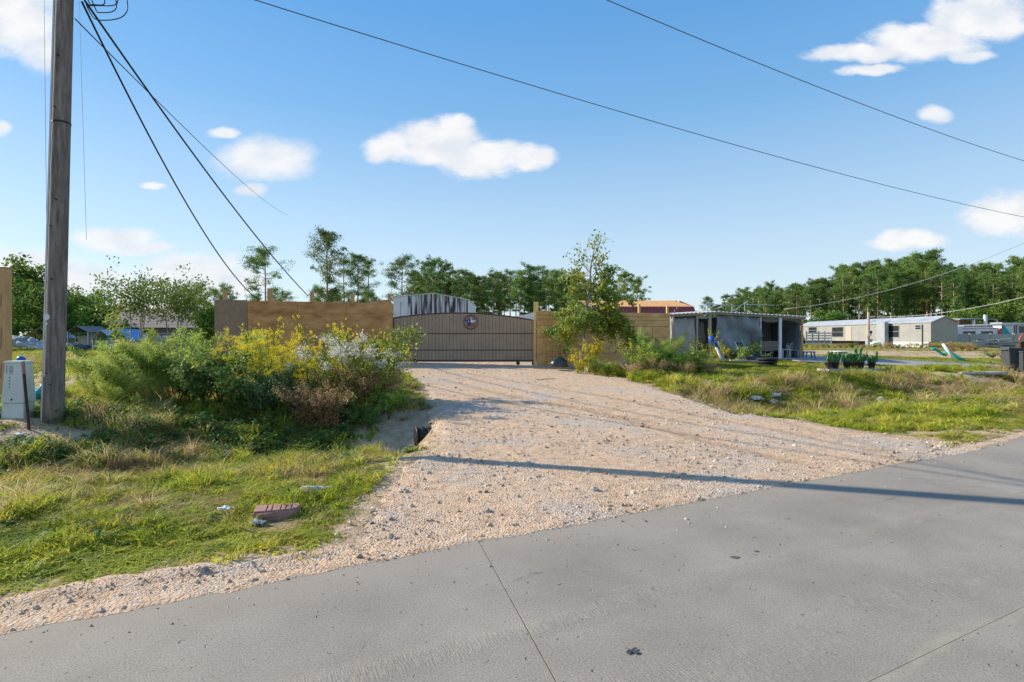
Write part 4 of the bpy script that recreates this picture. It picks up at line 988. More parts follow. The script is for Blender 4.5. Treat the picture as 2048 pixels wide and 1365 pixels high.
MB().bb(-.12,-.03,-.03,.04,zt3-A2.z-.95,Z(604,24.2)-A2.z).build('gate_stop', M['new_wood'], fr)
MB().bb(-.13,-.02,-.02,.08,-.3,zt3-A2.z-.95).build('gate_post', M['osb'], fr)
for i in range(2): MB().bar((0,.06,zt3-A2.z-.2-1.1*i),(B2.x-A2.x,B2.y-A2.y+.06,zt3-A2.z-.2-1.1*i),.05,.09).build('rail', M['post'], fr)
fence_board(fr, A2.x, A2.y+.012, B2.x, B2.y+.012, zlo, zt3-.05, M['board_grey'], 'gap_blocker', .006, -.02)  # sheet added behind the boards to block light in their gaps
fence_board(fl, A.x, A.y+.012, B.x, B.y+.012, zlo, zt-.05, M['stem'], 'gap_blocker', .006, -.02)  # dark sheet added to keep daylight out of the plywood gaps
# sheet of wire mesh leaning on the boards
wm_ = empty('wire_mesh_sheet', 'rusty square wire mesh leaning on the tan boards by the gate', 'wire mesh', At(1084, 23.9)); b = MB(); W0 = wm_.location
for i in range(6): x = .18+i*.245*(.8+.3*math.sin(i)); b.tube([(x,-.12,0),(x+.01,.18,1.05+.2*math.sin(i*2))], .007, 4)
for i in range(5): z = .2+.22*i; b.tube([(.02,-.12+.06*i,z),(1.65,-.10+.06*i+.1,z+.02)], .006, 4)
b.build('wires', M['rust'], wm_)
# ------------------------------------------------------------ sheds behind the fence
D = 31; sh = empty('metal_shed', 'white metal shed with black streaked gable behind the gate', 'shed', (X(785,D), D, .4)); S0 = sh.location
x0, xs, xp, x1 = X(787,D), X(816,D), X(868,D), X(937,D); ze, zp, ze1 = Z(594,D), Z(587,D), Z(600,D)
xs_ = list(np.linspace(x0, xs, 3))+list(np.linspace(xs, x1, 17))[1:]
def gz(x): return ze+(zp-ze)*(x-x0)/(xp-x0) if x < xp else zp+(ze1-zp)*(x-xp)/(x1-xp)
m = bpy.data.materials.new('streaked'); m.use_nodes = True; N, L = m.node_tree.nodes, m.node_tree.links; pr = N['Principled BSDF']; pr.inputs['Roughness'].default_value = .6
tcn = N.new('ShaderNodeTexCoord'); mpn = N.new('ShaderNodeMapping'); mpn.inputs['Scale'].default_value = (5.5,1,.38); L.new(tcn.outputs['Object'], mpn.inputs[0])
nn = N.new('ShaderNodeTexNoise'); nn.inputs['Scale'].default_value = 1.3; nn.inputs['Detail'].default_value = 7; L.new(mpn.outputs[0], nn.inputs['Vector'])
rc = N.new('ShaderNodeValToRGB'); rc.color_ramp.elements[0].position = .44; rc.color_ramp.elements[0].color = (.035,.04,.05,1); rc.color_ramp.elements[1].position = .60; rc.color_ramp.elements[1].color = (.60,.62,.66,1); L.new(nn.outputs[0], rc.inputs[0]); L.new(rc.outputs[0], pr.inputs['Base Color'])
M['streaked'] = m
for i in range(len(xs_)-1):
    a_, b_ = xs_[i]+.012, xs_[i+1]-.012; zb2 = .3 
    MB().prism([(a_-S0.x, zb2-S0.z),(b_-S0.x, zb2-S0.z),(b_-S0.x, gz(b_)-S0.z-.03),(a_-S0.x, gz(a_)-S0.z-.03)], -.02-.006*(i%2), .0).build('board', M['tin_white'] if i < 2 else m, sh)
MB().bb(x0-S0.x,x1-S0.x,.002,.03,-.1,ze1-S0.z-.1).build('back_panel', M['black'], sh)
MB().prism([(x0-S0.x-.05,gz(x0)-S0.z-.03),(xp-S0.x,zp-S0.z-.03),(x1-S0.x+.05,ze1-S0.z-.03),(x1-S0.x+.05,ze1-S0.z+.02),(xp-S0.x,zp-S0.z+.02),(x0-S0.x-.05,gz(x0)-S0.z+.02)], -.06, 6).build('roof', M['galv'], sh)
MB().bb(x1-S0.x-.03,x1-S0.x+.02,-.03,6,-.1,ze1-S0.z-.03).build('side_wall', M['tin_white'], sh)
MB().tube([(xs_[1]-S0.x+.12,-.03,Z(607,D)-S0.z),(xs_[1]-S0.x+.12,-.06,Z(607,D)-S0.z)],.08,14).build('round_vent', M['tin_white'], sh)
# low white roof behind the gate's end
D = 29; o = empty('lean_to', 'low white sheet roof glimpsed between the gate and the tan fence', 'lean-to', (X(1025,D), D, .4)); O0 = o.location
MB().add([(0,0,Z(634,D)-.4),(X(1075,D)-O0.x,0,Z(625,D)-.4),(X(1075,D)-O0.x+.6,2.5,Z(625,D)-.35),(.8,2.5,Z(631,D)-.35)]+[(0,0,Z(634,D)-.46),(X(1075,D)-O0.x,0,Z(640,D)-.46),(X(1075,D)-O0.x+.6,2.5,Z(636,D)-.42),(.8,2.5,Z(636,D)-.42)],[(0,1,2,3),(7,6,5,4),(0,4,5,1),(1,5,6,2),(2,6,7,3),(3,7,4,0)]).build('roof', M['tin_white'], o)
for x in (.3, 1.2): MB().bb(x,x+.08,.5,.58,0,Z(638,D)-.4).build('post', M['greywood'], o)
# barn-shaped store building: maroon lower roof, bare sheathing above
D = 33; bn = empty('barn', 'gambrel barn with maroon metal lower roof and bare orange sheathing on top', 'barn', (X(1165,D), D, .4)); B0 = bn.location
xl, xr = X(1165,D)-B0.x, X(1393,D)-B0.x; zt_, zk, zl_ = Z(601,D+1.6)-.4, Z(613.5,D+.5)-.4, Z(629,D)-.4
def quadslab(b, pts, t=.04): b.add(pts+[(x,y+.0,z-t) for x,y,z in pts], [(0,1,2,3),(7,6,5,4),(0,4,5,1),(1,5,6,2),(2,6,7,3),(3,7,4,0)])
cut = X(1385,D)-B0.x
b = MB(); n = 4
for i in range(n):
    a_, c_ = xl+(cut-xl)*i/n+.01, xl+(cut-xl)*(i+1)/n-.01; b = MB(); quadslab(b, [(a_,.5,zk),(c_+(.25 if i==n-1 else 0),.5,zk),(c_-(.5 if i==n-1 else 0),2.0,zt_),(a_,2.0,zt_)]); b.build('sheathing_panel', M['sheathing'], bn)
for i in range(38):
    a_ = xl+(xr-xl)*i/38; c_ = xl+(xr-xl)*(i+1)/38; b = MB(); quadslab(b, [(a_+.05,0,zl_),(c_-.0,0,zl_),(c_-.0-.0*(i),.48,zk-.01),(a_+.05,.48,zk-.01)], .05); b.add([(a_,-.03,zl_),(a_+.05,-.03,zl_),(a_+.05,.45,zk+.01),(a_,.45,zk+.01)],[(0,1,2,3)]); b.build('roof_rib', M['maroon'], bn)
MB().bb(xl,xr,.05,4.5,0,zl_-.02).build('wall', M['siding_edge'], bn)
b = MB(); b.add([(xr,0,zl_),(xr,.48,zk),(xr-.4,2,zt_),(xr,3.6,zk),(xr,4.4,zl_)],[(0,1,2,3,4)]); b.build('gable_end', M['maroon'], bn)
b = MB(); quadslab(b, [(xl,2.0,zt_),(cut-.3,2.0,zt_),(cut,4.4,zl_),(xl,4.4,zl_)]); b.build('rear_roof', M['sheathing'], bn)
# ------------------------------------------------------------ tarp shelter
D = 31.2; sx0, sx1, sx2, sx3 = X(1341,D), X(1430,D), X(1521,D), X(1602,D); zg = Hf(13, D)
shl = empty('tarp_shelter', 'low shelter of grey tarps under a ribbed sheet roof beside the board fence', 'shelter', (sx1, D, zg)); Q = shl.location
def q_(x): return x-Q.x
def roofz(px): return np.interp(px, [1335,1430,1620], [Z(630,D), Z(624.5,D), Z(635,D)])-zg
DEP = 3.6
n = 34
for i in range(n):
    pa, pb_ = 1336+(1612-1336)*i/n, 1336+(1612-1336)*(i+1)/n; a_, c_ = q_(X(pa,D)), q_(X(pb_,D)); z = roofz((pa+pb_)/2)
    b = MB(); b.add([(a_,-.35,z-.02),(c_,-.35,z-.02),(c_,DEP,z+.18),(a_,DEP,z+.18),(a_+.03,-.35,z+.035),(c_-.09,-.35,z+.035),(c_-.09,DEP,z+.235),(a_+.03,DEP,z+.235)],[(3,2,1,0),(4,5,6,7),(0,1,5,4),(1,2,6,5),(2,3,7,6),(3,0,4,7)]); b.build('roof_sheet', M['metal_sheet'], shl)
MB().bar((q_(X(1338,D)),-.2,roofz(1338)-.09),(q_(X(1430,D)),-.2,roofz(1430)-.09),.05,.10).build('fascia', M['greywood'], shl)
MB().bar((q_(X(1430,D)),-.2,roofz(1430)-.09),(q_(X(1608,D)),-.2,roofz(1608)-.09),.05,.10).build('fascia', M['greywood'], shl)
def tarp(x0, x1, y, z0f, z1f, mt, nm, seed, amp=.06, nx=18, nz=10):
    def f(u, v):
        x = x0+(x1-x0)*u; z = z0f(u)+(z1f(u)-z0f(u))*v; return (x, y+amp*mnoise.noise(Vector((u*5+seed, v*3+u*3, seed)))*2+amp*.5*math.sin(u*9+v*6), z)
    o = MB().grid(nx, nz, f).build(nm, mt, shl, True); so_ = o.modifiers.new('thickness','SOLIDIFY'); so_.thickness = .01; return o
rz_ = lambda x: roofz(1024+(x+Q.x)*FPX/D)-.05
tarp(q_(X(1342,D)), q_(X(1391,D)), -.02, lambda u: .10, lambda u: rz_(q_(X(1342+49*u,D)))-.18, M['tarp_pale'], 'side_tarp', 1)
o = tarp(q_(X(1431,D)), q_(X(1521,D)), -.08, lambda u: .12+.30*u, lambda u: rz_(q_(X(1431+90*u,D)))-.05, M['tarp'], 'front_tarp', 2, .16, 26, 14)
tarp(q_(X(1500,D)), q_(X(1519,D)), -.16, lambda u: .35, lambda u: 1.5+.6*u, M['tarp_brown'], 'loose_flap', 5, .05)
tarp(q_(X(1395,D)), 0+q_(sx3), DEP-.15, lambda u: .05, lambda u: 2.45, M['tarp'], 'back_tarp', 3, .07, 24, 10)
# right hand wall, seen from inside
def fr_(u, v): return (q_(sx3)-.03+.05*mnoise.noise(Vector((u*4,v*3,9))), -.0+(DEP-.1)*u, .02+(rz_(q_(sx3))-.0)*v)
MB().grid(14, 10, fr_).build('end_tarp', M['tarp'], shl, True).modifiers.new('thickness','SOLIDIFY').thickness = .01
MB().grid(10, 8, lambda u, v: (q_(sx0)+.03, (DEP-.1)*u, .02+2.5*v)).build('end_tarp', M['tarp_pale'], shl, True).modifiers.new('thickness','SOLIDIFY').thickness = .01
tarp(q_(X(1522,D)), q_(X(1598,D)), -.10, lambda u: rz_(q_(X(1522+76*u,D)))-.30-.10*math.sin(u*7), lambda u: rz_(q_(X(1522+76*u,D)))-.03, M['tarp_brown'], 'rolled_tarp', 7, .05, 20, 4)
tarp(q_(X(1400,D)), q_(X(1413,D)), .25, lambda u: .2, lambda u: 2.1, M['tarp_brown'], 'door_curtain', 8, .08, 6, 8)
for px, w, mt, y, zz in ((1346,.05,'greywood',-.1,0),(1393,.05,'greywood',-.1,0),(1418,.075,'greywood',-.12,0),(1558,.07,'whiteplastic',-.12,0),(1602,.05,'post',-.10,0),(1546,.05,'greywood',DEP-.3,0),(1520,.025,'whiteplastic',-.1,0.3)):
    x = q_(X(px, D)); MB().bb(x-w,x+w,y-w,y+w,zz-.05,roofz(px)-.12).build('post', M[mt], shl)
MB().bar((q_(X(1393,D)),-.1,2.32),(q_(X(1418,D)),-.1,2.32),.06,.12).build('lintel', M['siding'], shl)
# rails and odds on the roof
o = empty('roof_rail', 'bare metal rail frame lying on the shelter roof', 'frame', (q_(X(1440,D))+Q.x, D+1, zg+roofz(1440)+.1)); T = o.location
for px in (1420,1478,1504): x = X(px,D)-T.x; MB().tube([(x,0,0),(x,0,.42)],.02,5).build('upright', M['galv'], o)
MB().tube([(X(1420,D)-T.x,0,.42),(X(1478,D)-T.x,0,.36),(X(1484,D)-T.x,0,.36)],.02,5).build('rail', M['galv'], o)
MB().tube([(X(1484,D)-T.x,0,.05),(X(1500,D)-T.x,0,.42),(X(1566,D)-T.x,0,.36)],.02,5).build('rail', M['galv'], o)
MB().bb(q_(sx1)-1.2,q_(sx3)+.2,-1.0,DEP,-.06,.03).build('slab_floor', M['block'], shl)
# garden furniture
def chair_proto():
    o = empty('plastic_chair', 'x', 'chair'); mt = M['whiteplastic']
    MB().grid(5,5,lambda u,v:((u-.5)*.46,(v-.5)*.44,.43-.02*math.sin(PI*u))).build('seat', mt, o, True).modifiers.new('t','SOLIDIFY').thickness = .02
    for sx in (-1,1):
        for sy in (-1,1): MB().tube([(sx*.20,sy*.19,.43),(sx*.25,sy*.24,0)], [.028,.02], 5).build('leg', mt, o)
        MB().tube([(sx*.24,-.2,.43),(sx*.27,-.2,.64),(sx*.27,.15,.66),(sx*.22,.22,.60)], .022, 5).build('armrest', mt, o)
    bk = MB().tube([(.22*math.cos(a),.22+.12*max(0,math.sin(a)),.45+.42*math.sin(a)) for a in np.linspace(0, PI, 12)], .024, 5).build('backrest', mt, o, True)
    for k in range(-2,3): MB().tube([(k*.07,.21,.43),(k*.075,.33,.45+.42*math.sqrt(max(0,1-(k*.075/.22)**2))-.02)], .013, 4).build('back_bar', mt, bk)
    return o
ch = chair_proto(); chs = [ch, copy_tree(ch), copy_tree(ch)]
for o, px, dd, rz2, lb in zip(chs, (1588,1583,1552), (.5,1.0,1.4), (-.5,-.35,.9), ('white plastic garden chair nearest the shelter end wall post', 'white plastic garden chair set behind another one inside the shelter', 'white plastic garden chair half hidden by the white shelter post')):
    place(o, (X(px,D+dd), D+dd, zg+.03), rz2, 1.05, lb, 'white plastic chairs in the tarp shelter')
o = empty('side_table', 'small white plastic table between the chairs in the shelter', 'table', (X(1570,D+.7), D+.7, zg+.03))
MB().bb(-.28,.28,-.25,.25,.46,.49).build('table_top', M['whiteplastic'], o)
for a_ in (-1,1):
    for b_ in (-1,1): MB().bb(a_*.22-.02,a_*.22+.02,b_*.2-.02,b_*.2+.02,0,.46).build('leg', M['whiteplastic'], o)
o = empty('storage_bench', 'brown wooden bench chest inside the open shelter', 'bench', (X(1537,D+1.6), D+1.6, zg+.03))
MB().bb(-.75,.6,-.3,.3,.35,.95).build('chest', M['greywood'], o, bevel=.02); 
for a_ in (-.7,.5): MB().bb(a_,a_+.07,-.3,.3,0,.349).build('leg', M['black'], o)
o = empty('children_stool', 'small blue plastic stool outside the shelter end', 'stool', (X(1618,D-.6), D-.6, zg+.0))
MB().bb(-.27,.27,-.2,.2,.36,.42).build('seat', M['blue'], o, bevel=.02)
for a_ in (-1,1):
    for b_ in (-1,1): MB().tube([(a_*.2,b_*.15,.36),(a_*.26,b_*.18,0)],[.04,.03],6).build('leg', M['plastic_blue'], o)
D2 = 29.6; z2 = Hf(X(1480,D2), D2)
o = empty('folding_chair', 'dark folding camp chair on the grass before the shelter', 'chair', (X(1490,D2), D2, z2), .5)
MB().grid(5,4,lambda u,v:((u-.5)*.55,(v-.5)*.5,.42-.03*math.sin(PI*u))).build('seat', M['cart'], o, True).modifiers.new('t','SOLIDIFY').thickness = .015
MB().grid(5,5,lambda u,v:((u-.5)*.55,.25+.18*v,.45+.5*v)).build('backrest', M['bagdark'], o, True).modifiers.new('t','SOLIDIFY').thickness = .015
for a_ in (-1,1):
    MB().tube([(a_*.28,-.25,0),(a_*.28,.45,1.0)],.014,5).build('frame_tube', M['galv'], o); MB().tube([(a_*.28,.3,0),(a_*.28,-.28,.62),(a_*.28,.28,.64)],.014,5).build('armrest', M['galv'], o)
o = empty('lounge_chair', 'pale padded lounge chair turned away beside the yellow flowers', 'chair', (X(1464,D2+.5), D2+.5, z2), 1.2)
MB().grid(8,6,lambda u,v:((u-.5)*.7,(v-.5)*1.0,.38+.10*max(0,v-.6))).build('seat', M['tarp_pale'], o, True).modifiers.new('t','SOLIDIFY').thickness = .08
MB().grid(6,6,lambda u,v:((u-.5)*.7,.5+.25*v,.4+.6*v)).build('backrest', M['tarp_pale'], o, True).modifiers.new('t','SOLIDIFY').thickness = .08
for a_ in (-1,1):
    for b_ in (-1,1): MB().tube([(a_*.3,b_*.42,.36),(a_*.3,b_*.45,0)],.02,5).build('leg', M['galv'], o)
D2 = 27.5; p = At(1428, D2); o = empty('beach_umbrella', 'folded blue and white beach umbrella leaning among the yellow flowers', 'umbrella', p)
ax0, ax1 = Vector((.45,0,.1)), Vector((-.12,.2,1.35))
MB().tube([ax0, ax0.lerp(ax1,.55)], [.10,.06], 8).build('canopy', M['whiteplastic'], o, True); MB().tube([ax0.lerp(ax1,.55), ax0.lerp(ax1,.8), ax1], [.07,.17,.12], 9).build('canopy_top', M['blue'], o, True)
for k in range(5): MB().tube([ax0+Vector((.05*math.cos(k*1.25)+.02,.1*math.sin(k*1.25),0)), ax0.lerp(ax1,.8)+Vector((.10*math.cos(k*1.25),.12*math.sin(k*1.25)-.05,0))], .012, 4).build('rib', M['white'] if k%2 else M['blue'], o)
MB().tube([ax0+Vector((.06,0,-.12)), ax0],.015,5).build('pole', M['galv'], o)
# tyre planter, trays, crate
D2 = 26.2; p = At(1533, D2); o = empty('tyre_planter', 'stack of black ribbed rings planted up on the lawn before the shelter', 'planter', p)
for k in range(3): MB().lathe([(.34,.0),(.47,.02),(.49,.06),(.47,.11),(.34,.13)], 24, (.02*k-.02,0,.135*k)).build('ring', M['rubber'], o, True)
MB().lathe([(.30,.36),(.33,.385)],16).build('soil', M['bark'], o)
for k in range(9):
    a = k*.7; MB().tube([(0,0,.38),(.12*math.cos(a),.12*math.sin(a),.56),(.3*math.cos(a),.3*math.sin(a),.52+.08*(k%3))],[.02,.018,.004],4).build('aloe_leaf', M['leafblue'], o)
D2 = 28.4; p = At(1497, D2); o = empty('wooden_tray', 'low white-edged tray of bits lying behind the tyre planter', 'tray', p)
MB().bb(-.9,.75,-.3,.3,.05,.11).build('tray', M['pallet'], o); MB().bb(-.2,.3,-.2,.2,.115,.28).build('tub', M['potblack'], o)
for k in range(3): MB().bb(-.85+.75*k,-.75+.75*k,-.28,.28,-.02,.05).build('foot', M['greywood'], o)
for i, (px, hh, lb) in enumerate(((1510,.5,'blue tub of leafy plants against the grey front tarp'),(1484,.32,'steel-grey bucket on the tray before the shelter'))):
    p = At(px, 29.3); o = empty('plant_tub', lb, 'tub', p); MB().lathe([(.16,0),(.23,hh*.75),(.24,hh*.76)],16).build('tub', M['plastic_blue' if i==0 else 'tarp'], o, True)
    V, F = leafquads(np.random.randn(260,3)*np.array((.20,.20,.18))+np.array((0,0,hh*.9+.15)), .07, R_(i), 1.8); me = npmesh('leaves', V, F); link('leaves', me, M['leafdark' if i==0 else 'leafmid'], o)
# pots on low pallets
D3 = 23.6; p0 = At(1696, D3); zz = p0.z
def pallet(px, w, lb, rot=0):
    p = At(px, D3); o = empty('low_pallet', lb, 'pallet', p, rot)
    for k in range(5): MB().bb(-w/2,w/2,-.42+.17*k,-.30+.17*k,.14,.165).build('slat', M['tarp_pale'], o)
    for k in (-.46,0,.46): MB().bb(k*w-.04,k*w+.04,-.42,.50,.02,.138).build('bearer', M['greywood'], o)
    MB().bb(-w/2,w/2,-.44,-.42,.04,.14).build('edge_board', M['tarp_pale'], o)
pallet(1673, 1.15, 'grey pallet carrying the four dark pots nearest the shelter'); pallet(1726, .95, 'grey pallet carrying the tallest potted cactus', .06)
def paddle(b, c, w, h, ang, tilt, rz2):
    R = Matrix.Translation(c) @ Matrix.Rotation(rz2,4,'Z') @ Matrix.Rotation(tilt,4,'X') @ Matrix.Rotation(ang,4,'Y'); n = 9; vs = []
    for sy in (-.018,.018):
        for k in range(n): a = 2*PI*k/n; vs.append(R @ Vector((w/2*math.sin(a)*(1-.15*math.cos(a)), sy, h/2-h/2*math.cos(a))))
    b.add(vs, [tuple(range(n)), tuple(range(2*n-1,n-1,-1))]+[((k+1)%n,k,k+n,(k+1)%n+n) for k in range(n)]); return R @ Vector((0,0,h*.92))
pots = [(1653,.30,'leftmost'),(1666,.25,''),(1675,.24,''),(1689,.28,''),(1703,.26,''),(1716,.28,''),(1727,.27,''),(1738,.24,'')]
plabels = ['black pot of narrow cactus paddles at the shelter end of the pallets','grey pot of spreading cactus, second along the pallets','black pot of short leaning paddles, third along','black pot topped with a flat yellow-green paddle','plum-black pot holding a low pinkish cactus clump','grey pot with the tallest, broadest cactus paddles','dark pot crowded behind the tallest cactus','dark end pot whose paddles lean out over the driveway side']
for i, (px, rp, _) in enumerate(pots):
    rr_ = random.Random(i*5+2); p = Vector((X(px,D3), D3-.05+(.28 if i in (2,6) else -.12), zz+.167)); o = empty('potted_cactus', plabels[i], 'potted plant', p, 0, 'potted cacti on the pallets')
    MB().lathe([(.105,0),(.15,.25),(.16,.25),(.16,.29),(.135,.29),(.13,.26)], 16).build('pot', M['potblack' if i not in (4,) else 'plum'], o, True)
    MB().lathe([(.0,.255),(.128,.256)],12).build('soil', M['bark'], o)
    hgt = (.36,.42,.36,.40,.34,.56,.46,.44)[i]
    for k in range(9):
        b = MB(); tip = paddle(b, Vector((rr_.uniform(-.08,.08), rr_.uniform(-.08,.08), .22)), rr_.uniform(.17,.25), hgt*rr_.uniform(.6,1), rr_.uniform(-.8,.8), rr_.uniform(-.4,.4), rr_.uniform(-.9,.9))
        if rr_.random() < .5: paddle(b, tip, .13, .2, rr_.uniform(-.6,.6), rr_.uniform(-.3,.3), rr_.uniform(-1,1))
        b.build('paddle', M['cactus'], o, True)
D4 = 28.5; p = At(1682, D4); o = empty('garden_table', 'white round table standing behind the potted cacti', 'table', p)
zt4 = Z(702.5, D4)-p.z; MB().lathe([(.05,0),(.16,.02)],12).build('foot', M['whiteplastic'], o); MB().lathe([(.03,.02),(.05,zt4*.5),(.30,zt4-.06)], 14).build('pedestal', M['metal_sheet'], o, True); MB().lathe([(.46,zt4-.05),(.50,zt4-.03),(.50,zt4)], 24).build('table_top', M['whiteplastic'], o)
# concrete strip
pv = [(x, y) for x, y in PAVE]; b = MB(); n = 40
L0 = PAVE[[0,1,2,3,4,5]]; L1 = PAVE[[9,9,8,8,7,6]]
def lerp_(P_, t): f = t*(len(P_)-1); i = min(int(f), len(P_)-2); return P_[i]*(1-(f-i))+P_[i+1]*(f-i)
vs = []
for i in range(n+1):
    for j in range(5): a_, c_ = lerp_(L0,i/n), lerp_(L1,i/n); q2 = a_*(1-j/4)+c_*j/4; vs.append((q2[0], q2[1], Hf(*q2)+.035))
b.add(vs, [(i*5+j, (i+1)*5+j, (i+1)*5+j+1, i*5+j+1) for i in range(n) for j in range(4)])
M['pave'] = mat('pave', [(.26,.25,.24),(.34,.32,.30)], scale=2, rough=.9, coord='World'); o = b.build('side_path', M['pave'], None, True); o.modifiers.new('t','SOLIDIFY').thickness = .04; tag(o, 'pale concrete drive in front of the mobile home', None, None, 'structure')
p = G(1952, 748); o = MB().bb(-1.0,1.0,-.45,.45,-.05,.05).build('concrete_cover', M['block'], None, loc=p+Vector((0,0,.05))); tag(o, 'flat square concrete lid set in the lawn', 'slab')
# ------------------------------------------------------------ wheeled bins
def bin_proto():
    o = empty('wheeled_bin', 'x', 'bin'); b = MB(); frus(b, .25,.27,.31,.36,.06,1.0); b.build('body', M['cart'], o, bevel=.03)
    b = MB(); b.add([(-.34,-.40,1.0),(.34,-.40,1.0),(.34,.40,1.0),(-.34,.40,1.0),(-.34,-.38,1.06),(.34,-.38,1.06),(.34,.36,1.12),(-.34,.36,1.12)],[(3,2,1,0),(4,5,6,7),(0,1,5,4),(1,2,6,5),(2,3,7,6),(3,0,4,7)]); b.build('lid', M['cart'], o, bevel=.015)
    MB().tube([(-.25,.43,1.0),(.25,.43,1.0)],.02,6).build('handle', M['cart'], o)
    for sx in (-1,1):
        w_ = MB().tube([(sx*.27,.26,.13),(sx*.33,.26,.13)],.13,16).build('wheel', M['rubber'], o); MB().tube([(sx*.262,.26,.13),(sx*.338,.26,.13)],.05,10).build('hub', M['galv'], w_)
    MB().bb(-.2,.2,-.375,-.355,.75,.80).build('grab_bar', M['cart'], o); return o
b1 = bin_proto(); b2 = copy_tree(b1); D5 = 26.0
place(b1, At(2027, D5), 1.35, (1,1,1.06), 'dark grey wheeled bin seen side-on at the concrete strip', 'wheeled bins'); place(b2, At(2050, D5-.3), -.2, (1,1,1.04), 'dark grey wheeled bin half out of view, front towards us', 'wheeled bins')
# ------------------------------------------------------------ slide pieces
D6 = 33; p = At(1890, D6); o = empty('slide', 'turquoise playground slide trough dumped on the grass', 'slide', p)
def trough(b, a, c, w, n=8):
    a, c = Vector(a), Vector(c); d = (c-a); s_ = d.cross(Vector((0,0,1))).normalized(); upv = s_.cross(d).normalized(); vs = []
    for e_ in np.linspace(0,1,7):
        m_p = a.lerp(c, e_)+upv*(.035*math.sin(e_*PI*2))
        for k in range(n+1): th = PI*k/n; vs.append(m_p+s_*w*math.cos(th)-upv*w*.8*math.sin(th))
    b.add(vs, [(i*(n+1)+k,(i+1)*(n+1)+k,(i+1)*(n+1)+k+1,i*(n+1)+k+1) for i in range(6) for k in range(n)])
b = MB(); trough(b, (-.62,.2,.78), (.10,0,.36), .15); x = b.build('upper_trough', M['teal'], o, True); x.modifiers.new('t','SOLIDIFY').thickness = .03
b = MB(); trough(b, (.02,-.05,.62), (.86,-.35,.12), .19); x = b.build('lower_trough', M['teal'], o, True); x.modifiers.new('t','SOLIDIFY').thickness = .03
p = At(1893, D6-.5); o = MB().tube([(-.30,-.1,1.0),(.24,-.35,.02)],.075,10).build('white_pipe', M['white'], None, True, loc=p); tag(o, 'white pipe leaning across the turquoise slide', 'pipe')
# ------------------------------------------------------------ mobile home
c0 = Vector((X(1862,62), 62)); c1 = Vector((X(1600,88), 88)); dl = (c1-c0); Lh = dl.length; ang = math.atan2(dl.y, dl.x)
mh = empty('mobile_home', 'long cream mobile home with grey metal roof in front of the pine wood', 'mobile home', (c0.x, c0.y, Hf(c0.x, c0.y)), ang)
z0_, ze_, zr_ = .62, Z(644,62)-mh.location.z, Z(632,62.5)-mh.location.z; Wd = 3.1
n = 26
for i in range(n):
    a_, c_ = Lh*i/n, Lh*(i+1)/n-.012; MB().bb(a_,c_,0.0-.012*(i%2),.04,z0_,ze_).build('siding_panel', M['siding'], mh)
MB().bb(.001,Lh,.045,Wd*-1,z0_,ze_-.001).build('floor_body', M['siding'], mh) if False else None
b = MB(); b.add([(0,.02,z0_),(0,-Wd,z0_),(0,-Wd,ze_),(0,-Wd/2,zr_-.03),(0,.02,ze_),(-.03,.02,z0_),(-.03,-Wd,z0_),(-.03,-Wd,ze_),(-.03,-Wd/2,zr_-.03),(-.03,.02,ze_)],[(0,1,2,3,4),(9,8,7,6,5),(0,5,6,1),(1,6,7,2),(2,7,8,3),(3,8,9,4),(4,9,5,0)]); b.build('gable_wall', M['gable_grey'], mh)
MB().bb(0,Lh,-Wd-.03,-Wd,z0_,ze_).build('rear_wall', M['siding'], mh); MB().bb(Lh,Lh+.03,-Wd,.02,z0_,ze_).build('end_wall', M['siding'], mh)
for s_ in (0, 1):
    ya, yb = (.16, -Wd/2) if s_ == 0 else (-Wd-.16, -Wd/2); m_n = 14
    for i in range(m_n):
        a_, c_ = -.2+(Lh+.4)*i/m_n, -.2+(Lh+.4)*(i+1)/m_n-.02; b = MB(); quadslab(b, [(a_,ya,ze_-.03),(c_,ya,ze_-.03),(c_,yb,zr_),(a_,yb,zr_)], .05); b.build('roof_sheet', M['roof_metal'], mh)
MB().bb(-.05,Lh,.045,.06,ze_-.12,ze_-.02).build('eave_trim', M['siding_edge'], mh); MB().bb(-.04,.02,.02,.06,z0_,ze_-.13).build('corner_trim', M['siding_edge'], mh)
MB().bb(.3,9.5,.0,.03,-.1,z0_-.02).build('skirting', M['tin_white'], mh); MB().bb(9.6,Lh,-.6,-.55,-.1,z0_-.02).build('skirting', M['black'], mh)
def along_px(px):
    lo, hi = 0, Lh
    for _ in range(40):
        m2 = (lo+hi)/2; q2 = c0+dl*(m2/Lh); 
        if 1024+q2.x/q2.y*FPX > px: lo = m2
        else: hi = m2
    return lo
for px, w2, za, zb3 in ((1626,1.1,655,667),(1676,1.3,655,674),(1787,1.05,652,675),(1837,.45,651,659)):
    s_ = along_px(px); q2 = c0+dl*(s_/Lh); zA, zB = Z(za,q2.y)-mh.location.z, Z(zb3,q2.y)-mh.location.z
    wf = MB(); 
    for (a_,c_,d_,e_) in ((s_-w2,s_+w2,zA,zA+.06),(s_-w2,s_+w2,zB-.06,zB),(s_-w2,s_-w2+.06,zB,zA),(s_+w2-.06,s_+w2,zB,zA)): wf.bb(a_,c_,.02,.075,d_,e_)
    f_ = wf.build('window', M['galv'], mh); MB().bb(s_-w2+.06,s_+w2-.06,.03,.05,zB,zA).build('pane', M['glassdark'], f_); MB().bb(s_-w2+.06,s_+w2-.06,.052,.066,(zA+zB)/2-.02,(zA+zB)/2+.02).build('sash_bar', M['galv'], f_)
s_ = along_px(1698); MB().bb(s_-.6,s_+.6,.03,.08,z0_+.05,ze_-.25).build('door', M['siding_edge'], mh)
for px, c3 in ((1735,'sheathing'),(1846,'cart')):
    s_ = along_px(px); MB().bb(s_-.05,s_+.05,.05,.13,0,ze_-.3).build('down_pipe', M[c3], mh)
